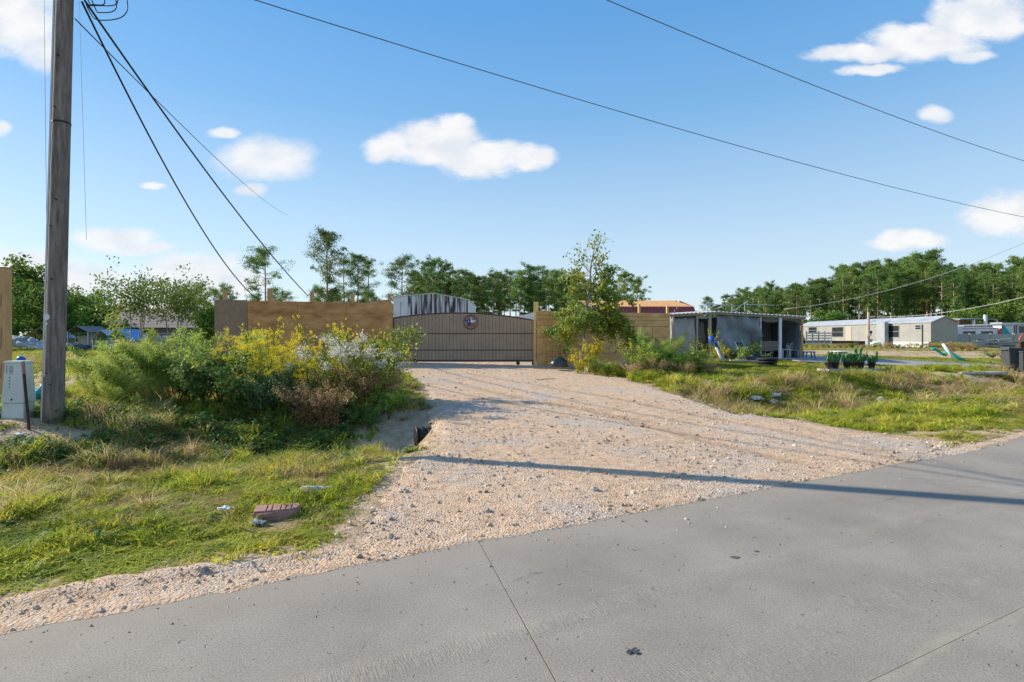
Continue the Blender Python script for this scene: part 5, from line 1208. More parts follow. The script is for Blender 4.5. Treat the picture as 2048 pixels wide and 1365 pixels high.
s_ = along_px(1773); q2 = c0+dl*(s_/Lh); o = empty('entry_wall', 'grey boarded porch wall standing against the cream mobile home', 'porch', (q2.x-.4, q2.y, mh.location.z), ang)
MB().bb(-.9,.5,.0,.5,-.1,ze_+.1).build('board_wall', M['tarp_pale'], o); MB().bb(-.2,.6,.52,1.3,-.1,.5).build('step', M['tin_white'], o)
p = At(1737, 70); o = empty('meter_pole', 'wooden meter pole in front of the mobile home', 'pole', p)
MB().tube([(0,0,-.2),(0,0,Z(625,70)-p.z)], .16, 8).build('pole', M['greywood'], o, True); MB().bb(-.22,.22,-.3,-.14,1.3,2.0).build('meter_box', M['galv'], o); MB().tube([(.12,-.36,1.75),(.12,-.28,1.75)],.16,12).build('meter', M['black'], o); MB().tube([(0,-.2,Z(644,70)-p.z),(.7,-.3,Z(642,70)-p.z)],.05,5).build('lamp_arm', M['tin_white'], o); MB().bb(-.3,.3,-.35,.2,-.1,.9).build('shroud', M['tarp_pale'], o)
# pallets leaning by the home
for i, px in enumerate((1619,1631,1643,1656)):
    Dp = 70; p = At(px, Dp); o = empty('leaning_pallet', ['weathered pallet leaning at the shelter end of the row','second weathered pallet of the leaning row','third weathered pallet of the leaning row','last weathered pallet, under the mobile home window'][i], 'pallet', p, 0, 'pallets leaning by the mobile home')
    for k in range(5): MB().box((0,.02*k,.35+.32*k), (.95,.04,.17), (-.12,0,0)).build('slat', M['pallet'], o)
    for k in (-.42,.42): MB().bar((k,.03,.05),(k+.12,.16,1.85),.08,.09).build('bearer', M['black' if k<0 else 'pallet'], o)
# ------------------------------------------------------------ buildings beyond, far right
D7 = 68; gz7 = Hf(58, D7); o = empty('travel_trailer', 'white travel trailer behind the block wall', 'trailer', (X(1912,D7-1.6), D7-1.6, gz7)); T = o.location
def tx(px, d=D7-1.6): return X(px,d)-T.x
def tz(py, d=D7-1.6): return Z(py,d)-T.z
MB().bb(tx(1905),tx(1998),0,1.5,.4,tz(655.5)).build('body', M['tin_white'], o, bevel=.08); MB().bb(tx(1924),tx(1992),-.02,-.001,tz(658),tz(657)).build('red_stripe', M['red'], o)
for a_, c_ in ((1926,1951),(1962,1986)):
    f_ = MB().bb(tx(a_),tx(c_),-.03,-.005,tz(668),tz(663)).build('window', M['glassdark'], o, bevel=.02)
MB().bb(tx(1996),tx(2001),-.2,2.4,0,tz(657)).build('end_panel', M['red'], o)
for a_ in (1920,1990): MB().tube([(tx(a_),-.02,.35),(tx(a_),.2,.35)],.35,14).build('wheel', M['rubber'], o)
o = empty('carport', 'low flat metal carport roof over the white trailer', 'carport', (X(1925,D7), D7, gz7)); T = o.location
MB().add([(tx(1928,D7),0,tz(652,D7)),(tx(2070,D7),0,tz(647,D7)),(tx(2075,D7),5,tz(646,D7)),(tx(1935,D7),5,tz(650,D7)),(tx(1928,D7),0,tz(653.5,D7)),(tx(2070,D7),0,tz(650,D7)),(tx(2075,D7),5,tz(648.5,D7)),(tx(1935,D7),5,tz(652,D7))],[(0,1,2,3),(7,6,5,4),(0,4,5,1),(1,5,6,2),(2,6,7,3),(3,7,4,0)]).build('roof', M['tarp_pale'], o)
for px in (1938,2033): MB().bb(tx(px,D7)-.09,tx(px,D7)+.09,.1,.28,-.2,tz(652,D7)).build('post', M['siding'], o)
MB().bb(tx(1945,D7),tx(1990,D7),.3,.4,tz(656,D7),tz(653.6,D7)).build('beam', M['sheathing'], o)
D8 = 76; o = empty('open_shed', 'open metal-roofed shed rising behind the trailer carport', 'shed', (X(1920,D8), D8, .5)); T = o.location
def tx(px, d=D8): return X(px,d)-T.x
def tz(py, d=D8): return Z(py,d)-T.z
MB().add([(tx(1920),0,tz(638)),(tx(1968),0,tz(637)),(tx(1998),0,tz(639.5)),(tx(2000),4,tz(637)),(tx(1922),4,tz(635)),(tx(1920),0,tz(640)),(tx(1968),0,tz(639)),(tx(1998),0,tz(641)),(tx(2000),4,tz(639)),(tx(1922),4,tz(637))],[(0,1,2,3,4),(9,8,7,6,5),(0,5,6,1),(1,6,7,2),(2,7,8,3),(3,8,9,4),(4,9,5,0)]).build('roof', M['tarp'], o)
for px, w in ((1923,.25),(1950,.12),(1996,.1)): MB().bb(tx(px)-w,tx(px)+w,.1,.4,0,tz(640)).build('post', M['tin_white' if px != 1923 else 'plum'], o)
MB().bb(tx(1969)-.16,tx(1969)+.16,-.3,0,0,tz(630)).build('flue', M['tin_white'], o); MB().bb(tx(1924),tx(2000),3.6,3.8,0,tz(642)).build('back_wall', M['board_grey'], o)
D9 = 74; o = empty('site_cabin', 'white cabin with plum trim and wide windows at the end of the block wall', 'cabin', (X(2005,D9), D9, .5)); T = o.location
def tx(px, d=D9): return X(px,d)-T.x
def tz(py, d=D9): return Z(py,d)-T.z
MB().bb(tx(2003),tx(2032),0,4,0,tz(649)).build('wall', M['tin_white'], o); MB().bb(tx(2030.5),tx(2034),-.05,0,0,tz(648)).build('corner_trim', M['plum'], o); MB().bb(tx(2034),tx(2100),-.02,4,0,tz(645)).build('wing', M['tin_white'], o)
f_ = MB().bb(tx(2037),tx(2090),-.06,-.02,tz(667),tz(652)).build('window', M['siding_edge'], o); MB().bb(tx(2038),tx(2089),-.08,-.061,tz(666),tz(653)).build('pane', M['glassdark'], f_)
b = MB(); b.add([(tx(2003),-.02,tz(669)),(tx(2022),-.02,tz(669)),(tx(2008),-.02,tz(651)),(tx(2003),-.02,tz(651))],[(0,1,2,3)]); b.build('teal_panel', M['tealblue'], o)
MB().bb(tx(2000),tx(2100),-.3,4.2,tz(648),tz(645)).build('roof', M['tarp_pale'], o)
# block wall in panels
D10 = 64.5; o = empty('block_wall', 'grey textured panel wall in front of the trailer', 'wall', (X(1912,D10), D10, Hf(52,D10))); T = o.location
for i, (a_, c_) in enumerate(((1908,1940),(1940.6,1982),(1982.6,2028),(2028.6,2100))):
    MB().bb(X(a_,D10)-T.x,X(c_,D10)-T.x,-.03*(i%2),.15-.03*(i%2),-.3,Z(668.5,D10)-T.z).build('panel', M['block'], o)
for i, px in enumerate((1940,1982,2028)): MB().bb(X(px,D10)-T.x-.06,X(px,D10)-T.x+.06,-.08,.2,-.3,Z(668,D10)-T.z+.03).build('pilaster', M['siding_edge'], o)
p = At(1990, 60); o = empty('scrap_pile', 'heap of pale planks and rusty scrap below the block wall', 'scrap', p)
for k in range(9): MB().box((random.uniform(-2,2.2), random.uniform(-.6,.6), .15+.09*k), (random.uniform(1.6,3.4),.25,.07), (random.uniform(-.1,.1),random.uniform(-.12,.12),random.uniform(-.4,.4))).build('plank', M[('pallet','rust','siding')[k%3]], o)
p = At(2050, 50); o = empty('red_tractor_guard', 'small rusty red machine part by the block wall end', 'machine', p); o.name = 'machine_part'
MB().tube([(.5*math.cos(a),0,.9+.5*math.sin(a)) for a in np.linspace(0,PI,9)],.09,6).build('mudguard', M['red'], o); MB().bb(-.5,.5,-.1,.1,.2,.8).build('body', M['rust'], o)
# ------------------------------------------------------------ house and yard, far left
D11 = 62; o = empty('bungalow', 'tan bungalow with long brown shingle roof behind the crepe myrtles', 'house', (X(200,D11), D11, Hf(-45,D11))); T = o.location
def tx(px, d=D11): return X(px,d)-T.x
def tz(py, d=D11): return Z(py,d)-T.z
MB().bb(tx(190),tx(272),0,6,0,tz(650)).build('wall', M['stucco'], o); MB().bb(tx(273),tx(470),-1.0,6,0,tz(651)).build('brick_wall', M['brickwall'], o)
for i in range(7):
    zz0, zz1 = tz(650)-.05+i*(tz(618,D11+4)-tz(650))/7, tz(650)-.05+(i+1)*(tz(618,D11+4)-tz(650))/7; b = MB(); quadslab(b, [(tx(186),-.5+i*.64,zz0),(tx(272),-.5+i*.64,zz0),(tx(272),-.5+(i+1)*.64+.03,zz1),(tx(186),-.5+(i+1)*.64+.03,zz1)], .06); b.build('shingle_course', M['shingle'], o)
for i in range(7):
    zz0, zz1 = tz(656)+i*(tz(616,D11+4)-tz(656))/7, tz(656)+(i+1)*(tz(616,D11+4)-tz(656))/7; b = MB(); quadslab(b, [(tx(272.5),-1.7+i*.8,zz0),(tx(475),-1.7+i*.8,zz0),(tx(475),-1.7+(i+1)*.8+.03,zz1),(tx(272.5),-1.7+(i+1)*.8+.03,zz1)], .06); b.build('shingle_course', M['shingle'], o)
MB().bb(tx(186),tx(272),-.56,-.50,tz(651.5),tz(649.5)).build('fascia', M['black'], o)
f_ = MB().bb(tx(340),tx(366),-1.06,-1.0,tz(640),tz(632)).build('window', M['tarp_pale'], o) if False else None
for a_, c_ in ((300,315),(380,398)):
    f_ = MB().bb(tx(a_),tx(c_),-1.06,-1.005,tz(672),tz(660)).build('window', M['white'], o); MB().bb(tx(a_+1),tx(c_-1),-1.08,-1.061,tz(671),tz(661)).build('pane', M['glassdark'], f_)
D12 = 50
def fencerow(x0, x1, lb, zt=1.25):
    p = At(x0, D12); o = empty('yard_fence', lb, 'fence', p); n = 14; xx = X(x1,D12)-X(x0,D12)
    for i in range(n): MB().bb(xx*i/n+.01,xx*(i+1)/n-.01,0,.03,0,zt+.04*(i%2)).build('panel', M['tarp_pale' if i%3 else 'galv'], o)
    for i in range(8): MB().tube([(xx*i/7,-.06,-.2),(xx*i/7,-.06,zt+.25)],.03,5).build('post', M['galv'], o)
    MB().tube([(0,-.06,zt+.2),(xx,-.06,zt+.2)],.02,5).build('top_rail', M['galv'], o)
fencerow(158, 420, 'blue-grey metal yard fence in front of the bungalow')
def tent(px0, px1, top, base, D, lb, mt, ridge=.5, gable=True, nm='tarp_tent', cat='tent'):
    p = At(px0, D); o = empty(nm, lb, cat, p); w = X(px1,D)-X(px0,D); h = Z(top,D)-p.z; e_ = Z(base,D)-p.z
    for s_ in (0,1):
        xa, xb = (0, w*ridge) if s_ == 0 else (w, w*ridge); b = MB(); quadslab(b, [(xa,0,e_),(xb,0,h),(xb,2.6,h),(xa,2.6,e_)], .03); b.build('roof_sheet', M[mt], o)
    for x in (.05, w-.05): 
        for y in (.05, 2.5): MB().tube([(x,y,-.1),(x,y,e_)],.04,5).build('leg', M['galv'], o)
    MB().bb(.1,w-.1,2.5,2.55,0,max(e_,.2)).build('back_sheet', M['tarp_pale'], o); return o
tent(210, 262, 658, 681, 40, 'bright blue tarpaulin pitched behind the feathery weeds', 'bluetarp', .35)
tent(183, 226, 660, 680, 41.5, 'grey tarpaulin pitched beside the bright blue one', 'metal_sheet', .4)
tent(38, 104, 655, 676, 46, 'open gabled lean-to seen between timber post and pole', 'galv', .62, nm='gable_shelter', cat='shelter')
tent(133, 176, 652, 664, 44, 'dark roofed animal shelter just past the utility pole', 'rustroof', .45, nm='gable_shelter', cat='shelter')
for i, (px, w, h, lb, mt) in enumerate(((32,2.6,1.2,'rumpled blue-grey tarpaulin heap behind the timber post','tarp'),(62,1.8,1.0,'grey covered trailer under the gabled lean-to','tarp_pale'),(78,1.2,.8,'small pale covered heap under the lean-to','metal_sheet'),(150,1.6,.7,'dark covered heap below the animal shelter','cart'))):
    p = At(px, 42); o = MB().blob((0,0,h*.4),(w*.6,.8,h*.6),i,.22,3,2.0,-.05).build('covered_heap', M[mt], None, True, loc=p); tag(o, lb, 'tarp heap')
p = At(378, 46); o = empty('parked_car', 'dark parked car half hidden beyond the green bush', 'car', p, .1)
b = MB(); b.prism([(-1.6,.3),(1.9,.3),(1.95,.75),(1.3,.95),(.8,1.42),(-.6,1.45),(-1.3,1.0),(-1.65,.9)], -.8, .8); b.build('body', M['cart'], o, bevel=.06)
MB().prism([(-1.1,1.0),(1.05,1.0),(.72,1.36),(-.52,1.38)], -.82, -.805).build('side_window', M['glassdark'], o)
for x in (-1.0, 1.25): w_ = MB().tube([(x,-.84,.32),(x,-.62,.32)],.32,18).build('wheel', M['rubber'], o); MB().tube([(x,-.86,.32),(x,-.841,.32)],.19,12).build('rim', M['galv'], w_)
# ------------------------------------------------------------ culvert
p = Vector((X(828,10.5)+.10, 10.5+.05, -.41)); cv = empty('culvert_pipe', 'black ribbed culvert pipe end poking from the driveway fill', 'pipe', (p.x+.12, p.y, p.z+.12), math.atan2(.457,.889)-.15)
b = MB(); prof = []
n = 14; vs = []
for i in range(n): r_ = .215 if (i//2)%2 else .195; prof.append((r_, -.15+i*.035))
b.lathe([(.16,-.17)]+prof+[(.16,.34)], 24); o = b.build('corrugated_pipe', M['rubber'], cv, True); o.rotation_euler = (0, PI/2, 0)
b = MB(); b.lathe([(.175,-.20),(.225,-.20),(.225,-.172),(.175,-.172)], 24); o = b.build('rim', M['black'], cv, True); o.rotation_euler = (0, PI/2, 0)
o = MB().lathe([(.0,-.195),(.17,-.194)], 20).build('bore_shade', M['black'], cv); o.rotation_euler = (0,PI/2,0)  # black disc paints the shade inside the pipe mouth
# ------------------------------------------------------------ paver, stones, litter
p = G(556, 1034); pv_ = empty('retaining_block', 'dusty red concrete edging block lying in the grass', 'paver', (p.x, p.y, p.z-.01), .30)
Lb, Wb, Hb = .20, .105, .105
out_ = [(-Lb,-Wb),(Lb*.55,-Wb),(Lb*.85,-Wb*.75),(Lb,-Wb*.1),(Lb*.92,Wb*.6),(Lb*.55,Wb),(-Lb,Wb)]
MB().slab(out_, 0, Hb*.86).build('block', M['paverred'], pv_, bevel=.006)
seg_x = [-Lb,-.09,-.045,.03,.075,Lb*.62]
for a_, c_ in zip(seg_x[:-1], seg_x[1:]): MB().bb(a_+.004,c_-.004,-Wb*.94,Wb*.94,Hb*.86,Hb).build('scalloped_top', M['paverred'], pv_, bevel=.006)
MB().slab([(Lb*.62+.004,-Wb*.9),(Lb*.85,-Wb*.7),(Lb*.97,-Wb*.1),(Lb*.9,Wb*.55),(Lb*.62+.004,Wb*.9)], Hb*.86, Hb).build('scalloped_top', M['paverred'], pv_, bevel=.006)
def litter(px, py, rad, lb, mt, cat, seed, nm='plastic_bag', rz2=0, amp=.45, f=2.2):
    p = G(px, py)+Vector((0,0,.025 if py > 800 else 0)); rad = tuple(q*1.35 for q in rad); o = MB().blob((0,0,rad[2]*.5), rad, seed, amp, 3, f, -.01).build(nm, M[mt], None, False, loc=p); o.rotation_euler[2] = rz2; tag(o, lb, cat); return o
litter(633, 988, (.13,.035,.032), 'crushed pinkish white plastic wrapper behind the red block', 'bagpink', 'litter', 3, 'crushed_wrapper', .3)
litter(453, 917, (.06,.05,.05), 'crumpled white paper scrap on the shaded ditch bank', 'bagwhite', 'litter', 4, 'paper_scrap')
litter(405, 918, (.05,.04,.03), 'pinkish paper scrap next to the white one in the ditch', 'bagpink', 'litter', 5, 'paper_scrap')
litter(452, 1025, (.045,.025,.016), 'small white scrap in the sunny grass near the red block', 'bagwhite', 'litter', 6, 'paper_scrap')
litter(515, 1052, (.04,.025,.012), 'pale green can lid below the red block', 'metal_sheet', 'litter', 7, 'flattened_can')
litter(612, 912, (.055,.04,.02), 'pale rag scrap on the ditch bank beyond the blue bottle', 'bagpink', 'litter', 8, 'rag')
litter(700, 915, (.05,.04,.03), 'white wrapper where the grass meets the gravel', 'bagwhite', 'litter', 9, 'wrapper')
litter(40, 873, (.06,.04,.015), 'white wrapper on the bare dirt below the rusty stake', 'bagwhite', 'litter', 10, 'wrapper')
p = G(540, 932); o = empty('plastic_bottle', 'crushed blue plastic bottle in the shaded grass', 'bottle', p+Vector((0,0,.03)), .25); x = MB().lathe([(.025,-.10),(.036,-.09),(.033,-.03),(.036,.0),(.030,.05),(.012,.085),(.012,.10)],12).build('bottle_body', M['bluetarp'], o, True); x.rotation_euler = (0,PI/2,0)
x = MB().lathe([(.016,.1),(.016,.12)],10).build('cap', M['white'], o); x.rotation_euler = (0,PI/2,0)
p = At(1117, 22.3); o = empty('trash_bag', 'bulging black trash bag on the gravel below the tan fence', 'trash bag', p); MB().blob((0,0,.22),(.38,.3,.30),2,.16,3,1.6,-.05).build('bag', M['bagdark'], o, True); MB().blob((.28,0,.36),(.10,.08,.08),5,.3,2).build('knot', M['bagdark'], o, True)
litter(1182, 744, (.22,.16,.11), 'white plastic bag at the gravel edge below the yellow bush', 'bagwhite', 'plastic bag', 12)
litter(1187, 731, (.22,.15,.12), 'upper white plastic bag caught in the weeds by the trash bag', 'bagwhite', 'plastic bag', 13)
litter(1256, 742, (.13,.10,.16), 'peaked white plastic bag in the brown weeds', 'bagwhite', 'plastic bag', 14)
litter(1290, 745, (.05,.05,.09), 'tiny pink and white scrap of plastic in the weeds', 'bagpink', 'plastic bag', 15)
litter(1272, 758, (.12,.06,.03), 'white foam scrap half buried near the peaked bag', 'bagwhite', 'litter', 16, 'foam_scrap')
for px, py, lb, rad, mt in ((1551,795,'white foam cup lying on the dry ditch grass',(.12,.07,.055),'bagwhite'),(1513,803,'crumpled tan paper bag in the dry ditch grass',(.14,.09,.07),'bagpink'),(1588,829,'white lid at the lip of the gravel',(.09,.05,.02),'bagwhite'),(1710,845,'flat pale wrapper in the mown shoulder grass',(.10,.05,.015),'bagwhite'),(1760,805,'white bottle end in the dark ditch',(.06,.05,.07),'bagwhite'),(1547,811,'round tan clod beside the foam cup',(.08,.07,.06),'rock')):
    litter(px, py, rad, lb, mt, 'litter', px, 'litter_scrap')
rocks = [(975,1028,.045,'pointed grey rock alone on the sand near the road'),(782,1080,.040,'rough grey rock at the driveway corner by the grass'),(403,1145,.035,'rounded blue-grey rock on the grit by the grass edge'),(811,988,.045,'angular grey rock on the ditch side of the drive'),(858,950,.04,'pale chunk highest of the rocks on the ditch side'),(1176,948,.035,'pale rock just below the pole shadow'),(1400,968,.03,'dark small stone near the pole shadow and road'),(1113,838,.05,'dark stone in the upper wheel track'),(1190,985,.05,'largest pale chunk in the broken patch of stone'),(1030,1055,.03,'flat grey stone near the pointed rock')]
for i, (px, py, r_, lb) in enumerate(rocks):
    p = G(px, py); o = MB().blob((0,0,r_*.5),(r_*.8,r_*.7,r_*.65),i+30,.35,2,1.6).build('rock', M['rock'], None, False, loc=p); tag(o, lb, 'rock', 'rocks lying on the driveway')
p = Vector((*px2w(1265,1305,lambda a,b:0.0),.002)); o = MB().grid(6,5,lambda u,v:((u-.5)*.055*(1+.4*math.sin(v*7)),(v-.5)*.042*(1+.4*math.cos(u*8)),.003+.004*math.sin(u*5+v*4)**2)).build('flattened_scrap', M['cart'], None, loc=p); tag(o, 'dark flattened scrap stuck on the near concrete', 'litter')
for px, py, s_ in ((1470,1116,.032),(1513,1105,.018)):
    p = Vector((*px2w(px,py,lambda a,b:0.0),.0)); o = MB().slab([(s_*math.cos(a)*(1+.3*math.sin(3*a)), s_*.7*math.sin(a)) for a in np.linspace(0,2*PI,13)[:-1]], .001, .004).build('tar_spot', M['tar'], None, loc=p); tag(o, 'dark tar spot on the road slab, larger one' if s_ > .025 else 'dark tar spot on the road slab, smaller one', 'tar spot')
b = MB(); p = G(1090, 762); b.tube([(-.3,0,.03),(0,.02,.05),(.35,.15,.06)],[.006,.012,.008],5); o = b.build('stick', M['bark'], None, loc=p); tag(o, 'bare stick lying on the gravel in front of the gate', 'stick')
# thin post and box in the right weeds
p = At(1345, 25); o = MB().bb(-.04,.04,-.04,.04,-.2,Z(650,25)-p.z).build('fence_stake', M['greywood'], None, loc=p); tag(o, 'grey stake standing in the weeds before the pale tarp', 'stake')
# ------------------------------------------------------------ trees
random.seed(11)
PINES = [pine_proto(100+i, 20, cb, w, d) for i, (cb, w, d) in enumerate(((.50,.17,1.25),(.42,.16,1.3),(.55,.18,1.2),(.38,.15,1.3),(.48,.19,1.2),(.60,.15,1.1)))]
LONE = [pine_proto(200+i, 14, cb, w, d, g, 62, .055) for i, (cb, w, d, g) in enumerate(((.36,.24,1.1,.15),(.30,.15,1.0,.25),(.28,.14,.9,.2),(.34,.22,1.0,.1)))]
for px, top, D, k, lb in ((531,503,62,0,'broad-crowned lone pine above the plywood fence'),(655,466,75,1,'tallest slender pine with gaps between its branches'),(690,520,80,2,'slim pine tucked against the tallest one'),(716,512,82,1,'slim pine with a double top, third from the lone pine'),(735,522,86,2,'small-topped slim pine at the end of the thin group'),(803,521,90,3,'open-crowned pine beside the pine wood above the shed')):
    tree('pine_tree', LONE[k], lb, px, D, top, cat='pine tree', group='separate pines beyond the fence')
for i, (px, top, D) in enumerate(((640,578,95),(665,590,95),(570,590,95),(512,592,92),(742,588,100),(452,575,88),(430,582,90),(398,572,88),(365,575,92))):
    tree('pine_tree', LONE[3], ['short bushy pine just right of the middle fence post','low dark pine under the tallest one','low pine peeping over the fence near the lone pine','low pine top by the second fence post','low pine at the foot of the thin group','pine top behind the grey end panel','pine top where the crepe myrtle meets the fence','dark pine top over the bungalow roof end','dark pine top above the crepe myrtle crown'][i].replace('right of','past'), px, D, top, cat='pine tree', group='low pines beyond the fence')
OAK = [broad_proto(300, 8, 3.6, M['oak'], M['bark'], 1, 9000, .26, .22, 0, 20), broad_proto(301, 6, 3.0, M['oak'], M['bark'], 1, 7000, .24, .18, 0, 18)]
rnd = random.Random(5)
mid = [(832,545),(850,521),(868,519),(888,535),(905,543),(925,538),(945,552),(962,555),(985,548),(1003,553),(1020,541),(1040,545),(1058,552),(1072,538),(1092,546),(1108,549),(1122,545),(1138,555),(1155,560),(1170,572)]
for i, (px, top) in enumerate(mid):
    tree('pine_tree', PINES[i % 6], 'front pine of the middle wood, '+next(z for q, z in ((880,'tall one above the streaked white shed'),(950,'above the star emblem side of the gate'),(1010,'above the crest of the gate arch'),(1070,'above the falling end of the gate arch'),(9999,'between gate post and the small drooping tree')) if px < q), px, 92+rnd.random()*12, top+rnd.randint(-5,3), cat='pine tree', group='pines of the middle wood')
for i in range(32):
    px = 835+i*11+rnd.randint(-4,4); tree('pine_tree', PINES[rnd.randint(0,5)], 'rear pine of the middle wood, '+('behind the streaked shed' if px < 945 else 'behind the gate arch' if px < 1075 else 'behind the small drooping tree'), px, 118+rnd.random()*30, 560+rnd.randint(-8,12), cat='pine tree', group='pines of the middle wood')
for i, (px, top) in enumerate(((1255,548),(1272,560),(1240,556),(1225,575))):
    tree('pine_tree', PINES[i], ['highest rounded pine behind the small tree','rounded pine nearest the orange barn top','rounded pine deep behind the small tree boughs','lowest rounded pine behind the small tree'][i], px, 88+i*4, top, cat='pine tree', group='pines behind the barn')
sky_r = [(1418,598),(1440,606),(1470,582),(1500,568),(1530,572),(1560,566),(1590,566),(1620,556),(1650,548),(1680,540),(1705,530),(1735,522),(1765,524),(1800,518),(1830,514),(1858,507),(1885,522),(1910,528),(1940,530),(1970,528),(2000,530),(2030,520),(2055,512),(2090,515)]
def skyline(px): return np.interp(px, [a for a, _ in sky_r], [b for _, b in sky_r])
cnt = 0
for row, (Dl, Dr, n, dy_) in enumerate(((122,98,30,14),(132,108,32,4),(144,118,32,0),(160,130,30,0))):
    for i in range(n):
        px = 1425+(2110-1425)*(i+.5)/n+rnd.uniform(-9,9); t = (px-1425)/685; D = Dl+(Dr-Dl)*t+rnd.uniform(-5,5); top = skyline(px)+dy_+rnd.uniform(-2,22)
        if row == 0 and px < 1500: continue
        tree('pine_tree', PINES[rnd.randint(0,5)], ('front-row','second-row','third-row','rearmost')[row]+' pine of the wood, '+next(z for q, z in ((1500,'at its low tapering end past the barn'),(1600,'above the tarp shelter roof'),(1700,'above the windows of the mobile home by the pallets'),(1800,'around the meter pole of the mobile home'),(1900,'over the gable end of the mobile home'),(9999,'over the trailer and carport')) if px < q), px, D, top, cat='pine tree', group='pines of the wood behind the mobile home'); cnt += 1
tree('pine_tree', LONE[1], 'tiny distant pine standing apart at the wood edge above the shelter', 1416, 150, 596, cat='pine tree')
# shaded understorey that closes the woods
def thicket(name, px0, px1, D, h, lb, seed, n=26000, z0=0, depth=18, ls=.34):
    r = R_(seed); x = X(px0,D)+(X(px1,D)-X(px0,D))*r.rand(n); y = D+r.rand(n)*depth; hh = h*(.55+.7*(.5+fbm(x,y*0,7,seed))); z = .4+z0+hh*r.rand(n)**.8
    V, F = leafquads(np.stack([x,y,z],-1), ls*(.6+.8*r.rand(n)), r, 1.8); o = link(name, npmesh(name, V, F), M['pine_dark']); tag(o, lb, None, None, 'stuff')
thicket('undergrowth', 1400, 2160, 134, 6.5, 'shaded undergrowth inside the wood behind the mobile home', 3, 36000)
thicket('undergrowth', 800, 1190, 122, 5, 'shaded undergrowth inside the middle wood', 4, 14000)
tree('broadleaf_tree', OAK[0], 'dark broad tree behind the timber post', 30, 60, 540, cat='tree', s=None)
tree('broadleaf_tree', OAK[1], 'mid-green yard tree standing on the lawn beside the timber post', 68, 47, 582, cat='tree')
tree('broadleaf_tree', OAK[1], 'dense bright green tree by the dark roofed shelter', 168, 56, 592, cat='tree')
tree('broadleaf_tree', OAK[0], 'dense dark tree hidden mostly by the utility pole', 130, 62, 588, cat='tree')
tree('broadleaf_tree', OAK[0], 'round dark tree between bungalow and fence end', 425, 42, 610, cat='tree', s=None).scale = (.42,.42,.42)
for i, (px, top, D) in enumerate(((1600,640,96),(1660,628,98),(1560,636,92),(1530,640,90),(1645,640,95),(1700,646,100),(2010,610,92),(1950,622,94),(1915,628,90))):
    tree('broadleaf_tree', OAK[i%2], ['low leafy tree at the foot of the wood near the shelter roof end','bright leafy tree at the foot of the wood above the mobile home','low leafy tree just above the shelter roof','low leafy tree above the shelter tarp','leafy sapling between shelter roof and mobile home','leafy sapling behind the meter pole','bushy tree behind the open shed','bushy tree above the carport','bushy tree behind the mobile home gable'][i], px, D, top, cat='tree')
MY = [broad_proto(310, 4.6, 1.9, M['myrtle'], M['bark_pale'], 4, 2600, .10, .60, 0, 20, elong=1.6), broad_proto(311, 4.6, 2.0, M['myrtle'], M['bark_pale'], 3, 3200, .10, .58, 0, 18, elong=1.6)]
tree('crepe_myrtle', MY[0], 'slender-stemmed crepe myrtle in front of the bungalow roof', 272, 30, 562, cat='tree')
tree('crepe_myrtle', MY[1], 'fuller crepe myrtle with orange-tinged leaves nearer the fence', 348, 29, 570, cat='tree')
